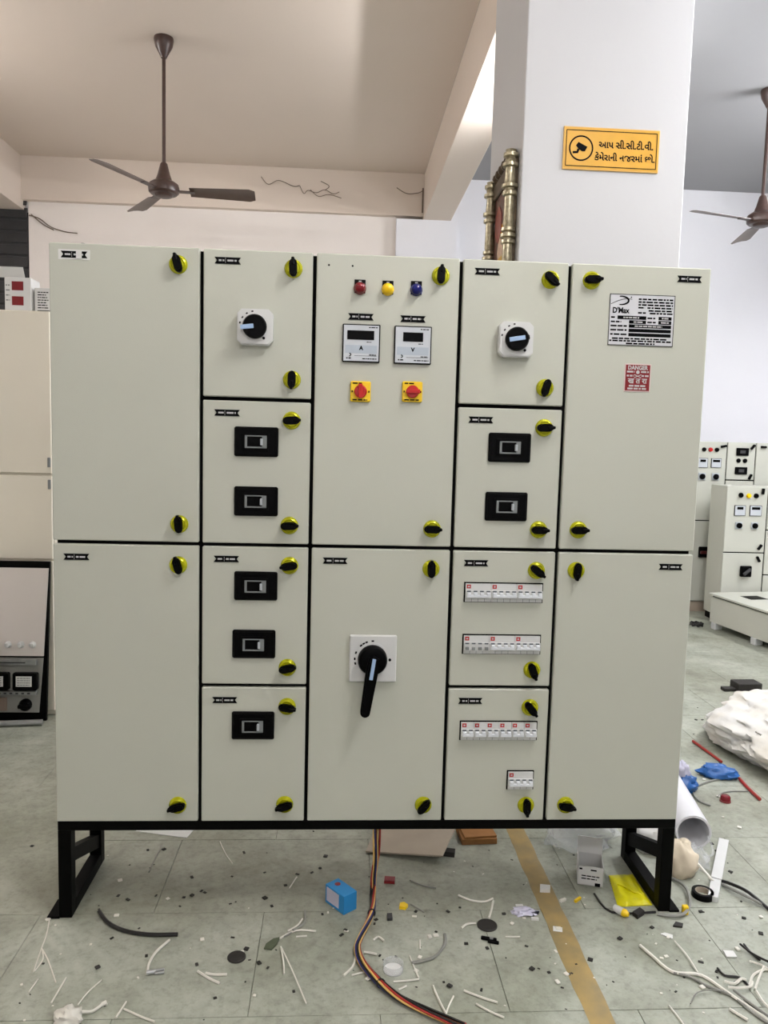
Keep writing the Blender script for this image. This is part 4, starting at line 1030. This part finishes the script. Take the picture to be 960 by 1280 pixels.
def litter():
    wm = {'w': M['wire_white'], 'g': M['wire_grey'], 'k': M['wire_black']}
    for i, (g, c, r, pts) in enumerate(OFFCUTS):
        grp, labs = OFFCUT_LABELS[g]
        cable('wire_offcut', pts, r * 0.9, wm[c], labs.pop(0), 'wire', grp, z=0.004 * (i % 3) if g in 'ID' else 0.0, n=5)
    cable('cable_offcut', BLACK_ARC, 0.006, M['wire_black'], 'curved piece of thick black cable right of the left stand leg', 'cable', n=8)
    cable('cable_offcut', WHITE_CURL, 0.004, M['wire_white'], 'curved white wire with a terminal end below the black cable', 'cable')
    cable('cable_offcut', GREY_ARC, 0.0045, M['wire_grey'], 'grey cable arc beside the clear tape ring', 'cable')
    cable('cable_offcut', LONG_CABLE, 0.0048, M['wire_white'], 'long white cable running to the bottom right corner', 'cable')
    cable('cable_offcut', LONG_GREY, 0.0042, M['wire_grey'], 'long grey cable running below the long white cable', 'cable')
    cable('cable_offcut', LEG_LOOP, 0.0050, M['wire_grey'], 'grey cable looped around the right stand leg', 'cable', lift=0.01)
    cable('cable_offcut', WHITE_CABLE, 0.0050, M['wire_white'], 'white cable from the tube to the white trunking piece', 'cable', lift=0.05)
    cable('cable_offcut', BLACK_CABLE, 0.0055, M['wire_black'], 'black cable lying right of the white trunking piece', 'cable', lift=0.02)
    cable('cable_offcut', SILVER_CABLE, 0.0050, M['wire_grey'], 'silver grey cable along the black cable at right', 'cable', lift=0.012)
    cable('wire_offcut', RED_STRIP, 0.0065, M['wire_red'], 'red strip pointing at the blue pouch from the left', 'strip')
    cable('wire_offcut', RED_STRIP2, 0.0070, M['wire_red'], 'red strip below the white sack', 'strip')
    cable('wire_offcut', THIN_ARC, 0.0040, M['wire_grey'], 'thin grey wire hooked below the blue pouch', 'wire')
    cable('wire_offcut', THIN_ARC2, 0.0030, M['wire_grey'], 'thin grey wire beside the red push button', 'wire')
    cable('bent_rod', ROD_L, 0.0035, M['wire_black'], 'thin dark bent rod round the yellow bag', 'rod')
    # coloured wire bundle hanging out of the switchboard
    t = thing('wire_bundle', 'bundle of coloured wires hanging from the switchboard and trailing over the floor', 'wires', (BUNDLE_FLOOR[0][0], BUNDLE_FLOOR[0][1], 0))
    o = Vector(t.location)
    head = [(1.003, 0.06, 0.30), (1.000, 0.065, 0.24), (1.000, 0.085, 0.15), (0.994, 0.10, 0.065)]
    base = head + [(x, y, 0.012) for x, y in BUNDLE_FLOOR]
    cols = ['wire_brown', 'wire_black', 'wire_red', 'wire_yellow', 'wire_black', 'wire_blue', 'wire_yellow', 'wire_red', 'wire_black']
    path = smooth_path(base, 4)
    for k, cn in enumerate(cols):
        pts = []
        for i, p in enumerate(path):
            g = 2 * math.pi * k / len(cols) + 0.16 * i
            rr = 0.0075 if k else 0.001
            if i < 9: rr += 0.010 * (1 - i / 9.0) * (1 if k % 2 else -1)
            q = Vector((p.x + rr * math.cos(g) - o.x, p.y + rr * 0.6 * math.cos(g) - o.y, p.z + rr * math.sin(g)))
            q.z = max(q.z, 0.0035) if i < len(path) else q.z
            pts.append(q)
        obj('wire', MB().tube(pts, 0.0032, 5), M[cn], t)
    for z_i in (22, 40):
        p = path[min(z_i, len(path) - 1)] - o
        obj('cable_tie', MB().lathe([(0.012, -0.003), (0.0135, 0), (0.012, 0.003)], n=12, R=rx(1.2)), M['wire_black'], t, p)
    # boxes and sheets
    t = thing('blue_carton', 'small blue carton with a white label side in the middle of the floor', 'box', (0.886, 0.052, 0), (0, 0, math.radians(-51)))
    obj('box_body', MB().box(-0.048, 0.048, -0.027, 0.027, 0.0, 0.062, b=0.001), M['blue_card'], t)
    obj('label', MB().box(-0.040, 0.022, -0.0278, -0.027, 0.010, 0.056), M['lilac'], t)
    obj('open_end', MB().box(-0.0488, -0.048, -0.022, 0.022, 0.006, 0.056), M['ink'], t)
    obj('red_mark', MB().lathe([(0.010, 0.062), (0.010, 0.0626)], c=(-0.022, 0.003, 0), n=12), M['danger'], t)
    t = thing('white_carton', 'small open white carton under the right end of the switchboard', 'box', (1.763, 0.198, 0), (0, 0, math.radians(-16)))
    for nm, b_ in (('box_front', (-0.043, 0.043, -0.05, -0.047, 0, 0.068)), ('box_back', (-0.043, 0.043, 0.047, 0.05, 0, 0.068)), ('box_side', (-0.043, -0.040, -0.05, 0.05, 0, 0.068)), ('box_side', (0.040, 0.043, -0.05, 0.05, 0, 0.068)), ('box_bottom', (-0.043, 0.043, -0.05, 0.05, 0, 0.003))):
        obj(nm, MB().box(*b_), M['paper'], t)
    obj('flap', MB().box(-0.043, 0.043, 0.0, 0.003, 0, 0.055, R=rx(-0.25)), M['paper'], t, (0, 0.046, 0.067))
    p = MB(FRONT)
    for k, (a0, a1) in enumerate(((-0.03, 0.03), (-0.03, 0.022))): dashes(p, a0, a1, 0.034 - 0.010 * k, 0.004, 0.050)
    p.box(-0.038, -0.028, 0.055, 0.061, 0.050, 0.0505).box(0.0, 0.02, 0.054, 0.059, 0.050, 0.0505).box(0.016, 0.034, 0.0, 0.012, 0.050, 0.0505)
    obj('print', p, M['ink'], t)
    c = (1.87, 0.115)
    q = [(1.835, 0.205), (1.924, 0.213), (1.922, 0.033), (1.802, 0.026)]
    t = thing('yellow_bag', 'flat bright yellow plastic bag before the right stand leg', 'bag', (c[0], c[1], 0))
    me = blob_like_slab(q, c, 0.012, M['yellow_bag'], 'bag')
    obj('bag', me, None, t)
    obj('crease', MB().tube(smooth_path([(-0.03, 0.02, 0.0135), (-0.005, 0.0, 0.0145), (0.01, -0.025, 0.014), (0.04, -0.04, 0.0135)]), 0.0035, 6), M['yellow_bag'], t)
    v = [(0.978, 0.367, 0.004), (1.025, 0.542, 0.004), (1.335, 0.502, 0.030), (1.253, 0.293, 0.026)]
    cc = Vector((1.15, 0.43, 0))
    sl = MB().add([Vector(p_) - cc for p_ in v] + [Vector(p_) - cc + Vector((0, 0, 0.006)) for p_ in v], [(0, 1, 2, 3), (4, 5, 6, 7), (0, 1, 5, 4), (1, 2, 6, 5), (2, 3, 7, 6), (3, 0, 4, 7)])
    t = thing('grey_board', 'grey-beige board lying tilted under the middle of the switchboard', 'board', cc)
    obj('sheet', sl, M['greyboard'], t)
    obj('support_strip', MB().box(-0.09, 0.10, -0.015, 0.015, 0.0, 0.018, R=rz(-0.25)), M['dark_bit'], t, (0.06, -0.055, 0))
    t = thing('cardboard_piece', 'folded brown cardboard piece right of the grey-beige board', 'cardboard', (1.41, 0.48, 0), (0, 0, 0.06))
    obj('lower_ply', MB().box(-0.068, 0.068, -0.055, 0.055, 0.0, 0.022, b=0.001), M['card'], t)
    obj('upper_ply', MB().box(-0.060, 0.066, -0.050, 0.055, 0.022, 0.030, b=0.001, R=rz(0.05)), M['card'], t)
    t = thing('paper_sheet', 'white paper strip on the floor behind the left end of the stand', 'paper', (0.20, 0.56, 0), (0, 0, -0.25))
    obj('sheet', MB().box(-0.09, 0.12, -0.05, 0.05, 0.0003, 0.0025), M['paper'], t)
    # white tube with film, trunking, tape, bags on the right
    t = thing('white_tube', 'short wide white tube lying on the floor right of the switchboard', 'tube', (2.225, 0.385, 0), (0, 0, math.radians(-10)))
    tb = MB().lathe([(0.066, 0), (0.066, 0.46), (0.058, 0.46), (0.058, 0)], n=32, R=rx(-math.pi / 2), c=(0, 0, 0.0662))
    n_ = 32
    tb.f = [f for f in tb.f if len(f) == 4]; tb.m = [0] * len(tb.f)
    tb.f += [(i, (i + 1) % n_, 3 * n_ + (i + 1) % n_, 3 * n_ + i) for i in range(n_)]; tb.m += [0] * n_
    obj('wall', tb, M['pvc'], t)
    obj('film', MB().tube(smooth_path([(0.05, -0.006, 0.06), (0.062, -0.02, 0.03), (0.058, -0.05, 0.012), (0.02, -0.07, 0.006)]), 0.004, 6), M['clear'], t)
    o = obj('sack', blob_mesh(0.06, 0.065, 0.115, 0.2, 4, M['beige_sack'], name='sack'), None, None, (2.105, 0.235, 0)); tag(o, 'small beige sack standing behind the right stand leg', 'sack')
    o = obj('plastic_film', blob_mesh(0.075, 0.085, 0.13, 0.3, 9, M['paper'], name='plastic_film'), None, None, (2.075, 0.405, 0)); tag(o, 'crumpled white sheet behind the small beige sack', 'plastic')
    o = obj('plastic_film', blob_mesh(0.038, 0.06, 0.06, 0.4, 12, M['clear'], name='plastic_film'), None, None, (2.195, 0.285, 0)); tag(o, 'crumpled clear film at the mouth of the white tube', 'plastic')
    o = obj('plastic_film', blob_mesh(0.12, 0.10, 0.13, 0.5, 15, M['clear'], name='plastic_film'), None, None, (1.80, 0.44, 0)); tag(o, 'crumpled clear plastic behind the white carton', 'plastic')
    d = Vector((2.362 - 2.137, 0.415 - 0.05, 0)); L = d.length
    t = thing('trunking_piece', 'white length of plastic trunking lying right of the tube', 'trunking', (2.2495, 0.2325, 0), (0, 0, math.atan2(d.y, d.x)))
    obj('channel', MB().box(-L / 2, L / 2, -0.016, 0.016, 0.0, 0.020, b=0.001), M['white_plastic'], t)
    obj('cover', MB().box(-L / 2 + 0.12, L / 2, -0.0175, 0.0175, 0.020, 0.024, b=0.001), M['white_plastic'], t)
    t = thing('tape_roll', 'roll of black insulating tape beside the white trunking', 'tape', (2.118, 0.082, 0))
    ring = MB().lathe([(0.036, 0.0), (0.036, 0.020), (0.025, 0.020), (0.025, 0.0), (0.036, 0.0)], n=28)
    ring.f = [f for f in ring.f if len(f) == 4]; ring.m = [0] * len(ring.f)
    obj('tape', ring, M['black_plastic'], t)
    core = MB().lathe([(0.025, 0.0005), (0.025, 0.0195), (0.0225, 0.0195), (0.0225, 0.0005), (0.025, 0.0005)], n=28)
    core.f = [f for f in core.f if len(f) == 4]; core.m = [0] * len(core.f)
    obj('core', core, M['greyboard'], t)
    o = obj('sack', blob_mesh(0.50, 0.52, 0.27, 0.16, 2, M['sack'], nu=120, nv=70, name='sack', freq=2.0, fold=0.035), None, None, (3.31, 1.27, 0)); tag(o, 'large white plastic sack slumped on the floor at the right edge', 'sack')
    o = obj('pouch', blob_mesh(0.085, 0.05, 0.055, 0.35, 5, M['blue_bag'], name='pouch'), None, None, (2.64, 1.02, 0), (0, 0, -0.25)); tag(o, 'blue plastic pouch in front of the white sack', 'pouch')
    t = thing('plastic_bag', 'small blue and clear plastic bag beside the right end of the switchboard', 'bag', (2.42, 0.885, 0))
    obj('bag', blob_mesh(0.055, 0.05, 0.075, 0.35, 6, M['blue_bag'], name='bag'), None, t)
    obj('bag_top', blob_mesh(0.035, 0.03, 0.08, 0.4, 7, M['lilac'], name='bag_top'), None, t, (-0.012, 0.01, 0.05))
    t = thing('red_button', 'round dark red push button lying below the blue pouch', 'button', (2.552, 0.772, 0))
    obj('dome', MB().lathe([(0.021, 0), (0.021, 0.020), (0.017, 0.026), (0, 0.027)], n=20), M['red_lamp'], t)
    obj('rim', MB().lathe([(0.023, 0.0), (0.023, 0.006), (0.021, 0.007)], n=20), M['danger'], t)
    t = thing('brown_block', 'dark brown block behind the white sack', 'block', (3.47, 2.28, 0), (0, 0, 0.05))
    obj('block', MB().box(-0.09, 0.07, -0.05, 0.05, 0.0, 0.055, b=0.004), M['dark_bit'], t)
    obj('loose_end', MB().box(-0.17, -0.09, -0.03, 0.02, 0.0, 0.02, b=0.003), M['dark_bit'], t)
    # discs, rings, clips and scraps
    for (x, y, r), lab in (((0.581, -0.197, 0.027), 'flat black round disc on the floor left of the hanging wire bundle'), ((1.348, -0.063, 0.032), 'flat black round disc on the floor beside the brown floor tape')):
        o = obj('rubber_disc', MB().lathe([(r, 0.0003), (r, 0.003), (r * 0.9, 0.005), (r * 0.75, 0.0042), (0, 0.0042)], n=28), M['dark_bit'], None, (x, y, 0)); tag(o, lab, 'disc')
    t = thing('tape_ring', 'clear tape ring with white inside on the floor near the wire bundle', 'tape', (1.036, -0.26, 0))
    ring = MB().lathe([(0.030, 0.0), (0.030, 0.022), (0.028, 0.022), (0.028, 0.0), (0.030, 0.0)], n=28)
    ring.f = [f for f in ring.f if len(f) == 4]; ring.m = [0] * len(ring.f)
    obj('ring', ring, M['clear'], t); obj('disc', MB().lathe([(0.0275, 0.0003), (0.0275, 0.003), (0, 0.003)], n=24), M['paper'], t)
    t = thing('black_clip', 'black clip in front of the right black disc', 'clip', (1.341, -0.136, 0), (0, 0, -0.3))
    obj('jaw', MB().box(-0.026, 0.022, -0.004, 0.006, 0.0, 0.010, b=0.002), M['black_plastic'], t); obj('jaw', MB().box(-0.004, 0.030, -0.014, -0.006, 0.0, 0.010, b=0.002), M['black_plastic'], t)
    obj('spring', MB().lathe([(0.006, 0), (0.006, 0.011)], c=(0.006, 0.0, 0), n=10), M['steel'], t)
    def scrap(name, poly, h, m, loc, lab, cat, rotz=0.0):
        o = obj(name, MB().prism(poly, 0.0002, h), m, None, (loc[0], loc[1], 0), (0, 0, rotz)); return tag(o, lab, cat)
    scrap('green_scrap', [(-0.014, -0.030), (0.010, -0.028), (0.016, 0.0), (0.012, 0.032), (-0.004, 0.020), (-0.016, -0.008)], 0.004, M['green_bit'], (0.679, -0.138), 'flat dark green scrap in the litter left of the wire bundle', 'scrap', -0.3)
    scrap('red_scrap', [(-0.020, -0.014), (0.016, -0.018), (0.020, 0.012), (-0.016, 0.016)], 0.010, M['danger'], (1.055, 0.187), 'crumpled red scrap under the switchboard right of the wire bundle', 'scrap')
    scrap('yellow_scrap', [(-0.014, -0.012), (0.006, -0.016), (0.016, 0.0), (0.004, 0.014), (-0.010, 0.010)], 0.010, M['yellow'], (1.09, 0.038), 'small yellow plastic scrap right of the wire bundle', 'scrap')
    scrap('grey_scrap', [(-0.008, -0.014), (0.008, -0.012), (0.008, 0.014), (-0.008, 0.012)], 0.010, M['louvre'], (1.042, -0.02), 'small dark grey block right of the wire bundle', 'scrap')
    scrap('yellow_ferrule', [(-0.016, -0.004), (0.016, -0.004), (0.016, 0.004), (-0.016, 0.004)], 0.008, M['yellow'], (1.679, 0.064), 'short yellow sleeve between the floor tape and the yellow bag', 'sleeve', 0.7)
    scrap('white_ferrule', [(-0.012, -0.004), (0.012, -0.004), (0.012, 0.004), (-0.012, 0.004)], 0.008, M['wire_white'], (1.628, 0.062), 'short white sleeve between the floor tape and the yellow sleeve', 'sleeve', 0.5)
    scrap('brown_block', [(-0.022, -0.010), (0.018, -0.012), (0.024, 0.008), (-0.016, 0.012)], 0.014, M['dark_bit'], (1.854, -0.018), 'small dark brown block before the yellow bag', 'block', 0.7)
    scrap('dark_chip', [(-0.018, -0.008), (0.010, -0.014), (0.020, 0.002), (0.0, 0.012)], 0.006, M['dark_bit'], (1.960, -0.073), 'dark brown chip before the right stand leg', 'chip')
    scrap('white_flake', [(-0.020, 0.008), (-0.002, 0.014), (0.018, 0.002), (0.010, -0.016)], 0.003, M['paper'], (1.905, -0.125), 'pointed white flake below the right stand leg', 'flake')
    scrap('paper_chip', [(-0.016, -0.010), (0.012, -0.016), (0.018, 0.006), (-0.010, 0.014)], 0.002, M['paper'], (1.567, -0.085), 'white paper chip lying on the brown floor tape', 'chip')
    scrap('white_flake', [(-0.020, -0.012), (0.014, -0.016), (0.022, 0.010), (-0.012, 0.016)], 0.014, M['paper'], (1.583, 0.124), 'white crumpled chip at the right side of the floor tape in the shade', 'flake')
    scrap('paper_chip', [(-0.018, -0.014), (0.014, -0.014), (0.016, 0.012), (-0.014, 0.016)], 0.004, M['paper'], (2.060, -0.215), 'white paper chip beside the bottom right wire tangle', 'chip')
    t = thing('wire_connector', 'white and yellow plug-like connector before the yellow bag', 'connector', (1.798, -0.016, 0), (0, 0, -0.9))
    obj('sleeve', MB().lathe([(0.0105, -0.026), (0.0125, -0.010), (0.0125, 0.006)], n=14, R=ry(math.pi / 2), c=(0, 0, 0.013)), M['white_plastic'], t)
    obj('tip', MB().lathe([(0.0125, 0.006), (0.012, 0.016), (0.006, 0.026), (0, 0.027)], n=14, R=ry(math.pi / 2), c=(0, 0, 0.013)), M['yellow'], t)
    t = thing('yellow_clip', 'small yellow clip at the foot of the right stand leg', 'clip', (2.015, -0.008, 0))
    obj('clip_body', MB().box(-0.010, 0.010, -0.008, 0.008, 0, 0.026, b=0.003), M['yellow'], t); obj('clip_tab', MB().box(-0.006, 0.006, -0.014, -0.008, 0, 0.012, b=0.002), M['yellow'], t)
    t = thing('terminal', 'metal crimp terminal at the end of the curved white wire', 'terminal', (0.352, -0.262, 0), (0, 0, 0.2))
    obj('barrel', MB().lathe([(0.006, -0.014), (0.006, 0.010)], n=12, R=ry(math.pi / 2), c=(0, 0, 0.007)), M['silver'], t)
    obj('prong', MB().box(0.008, 0.034, 0.003, 0.009, 0.002, 0.008, b=0.001), M['silver'], t); obj('prong', MB().box(0.008, 0.034, -0.009, -0.003, 0.002, 0.008, b=0.001), M['silver'], t)
    t = thing('crumpled_wire_cover', 'crumpled white plastic piece with a curled tail at the bottom left', 'plastic', (0.179, -0.433, 0))
    obj('lump', blob_mesh(0.035, 0.028, 0.03, 0.6, 21, M['wire_white'], nu=20, nv=12, name='lump'), None, t)
    obj('tail', MB().tube(smooth_path([(0.01, 0.01, 0.012), (0.03, 0.018, 0.010), (0.055, 0.022, 0.008), (0.075, 0.046, 0.009), (0.082, 0.052, 0.009)]), [0.004] * 15 + [0.006] * 6, 7), M['wire_white'], t)
    t = thing('clear_scrap', 'small clear and grey crumpled scrap left of the floor tape', 'scrap', (1.478, 0.0, 0))
    obj('film', blob_mesh(0.035, 0.022, 0.02, 0.6, 23, M['lilac'], nu=18, nv=10, name='film'), None, t)
    obj('chip', MB().box(-0.012, 0.012, -0.005, 0.005, 0, 0.006), M['paper'], t, (0.03, -0.035, 0), (0, 0, -0.1)); obj('chip', MB().box(-0.012, 0.012, -0.005, 0.005, 0, 0.006), M['paper'], t, (-0.004, 0.034, 0), (0, 0, 0.05))
    # floor tape
    rng = random.Random(5)
    vs = []; fs = []; n = 60
    for i in range(n + 1):
        y = -2.2 + i * 3.6 / n
        vs += [(1.541 + rng.uniform(-0.003, 0.003) - 1.575, y, 0.0), (1.612 + rng.uniform(-0.003, 0.003) - 1.575, y, 0.0), (1.541 + 0.001 - 1.575, y, 0.0009), (1.612 - 0.001 - 1.575, y, 0.0009)]
    for i in range(n):
        a, b = i * 4, i * 4 + 4
        fs += [(a + 2, a + 3, b + 3, b + 2), (a, a + 2, b + 2, b), (a + 1, b + 1, b + 3, a + 3)]
    tag(obj('floor_tape', MB().add(vs, fs), M['tape_floor'], None, (1.575, 0, 0.0001)), 'worn brown tape line on the floor running under the switchboard', 'tape')
    # fine scraps nobody could count
    rng = random.Random(9)
    def bits(pts, lo, hi, extra, area, name, m, lab):
        mb = MB()
        allp = list(pts) + [(rng.uniform(*area[:2]), rng.uniform(*area[2:])) for _ in range(extra)]
        for i, (x, y) in enumerate(allp):
            k = rng.uniform(lo, hi) * (1.0 if i < len(pts) else 0.5); k2 = k * rng.uniform(0.5, 1.0); h = min(k2, 0.006) * rng.uniform(0.5, 1); a = rng.uniform(0, 3.14)
            R = rz(a)
            n0 = len(mb.v)
            mb.box(-k, k, -k2, k2, 0.0002, h, R=R, b=min(k2, h) * 0.3)
            for j in range(n0, len(mb.v)): mb.v[j] = (mb.v[j][0] + x, mb.v[j][1] + y, mb.v[j][2])
        o = obj(name, mb, m, smooth=0); o['kind'] = 'stuff'; o['label'] = lab; o['category'] = 'debris'
    bits(DARK_BITS, 0.004, 0.0080, 90, (0.0, 2.6, -0.45, 0.9), 'dark_debris', M['dark_bit'], 'tiny dark scraps scattered over the tiled floor')
    bits(PALE_BITS, 0.004, 0.0090, 60, (0.0, 2.6, -0.45, 0.9), 'pale_debris', M['wire_white'], 'tiny pale scraps scattered over the tiled floor')
def blob_like_slab(q, c, h, m, name):
    from mathutils import noise
    n = 12; vs = []; fs = []
    Q = [Vector((x - c[0], y - c[1], 0)) for x, y in q]
    for top in (0, 1):
        for j in range(n + 1):
            for i in range(n + 1):
                u, v = i / n, j / n
                p = (Q[0] * (1 - u) + Q[1] * u) * (1 - v) + (Q[3] * (1 - u) + Q[2] * u) * v
                e = min(u, 1 - u, v, 1 - v)
                z = (0.004 + (h - 0.004) * min(1, e * 7) + 0.003 * noise.noise(p * 40)) if top else 0.0003
                vs.append((p.x, p.y, z))
    N = (n + 1) ** 2
    for j in range(n):
        for i in range(n):
            a = j * (n + 1) + i
            fs.append((a, a + 1, a + n + 2, a + n + 1)); fs.append((N + a, N + a + n + 1, N + a + n + 2, N + a + 1))
    ring = [i for i in range(n + 1)] + [(j) * (n + 1) + n for j in range(1, n + 1)] + [n * (n + 1) + i for i in range(n - 1, -1, -1)] + [j * (n + 1) for j in range(n - 1, 0, -1)]
    for k in range(len(ring)):
        a, b = ring[k], ring[(k + 1) % len(ring)]
        fs.append((a, b, N + b, N + a))
    return mesh_of(MB().add(vs, fs), name, m, 50)
litter()
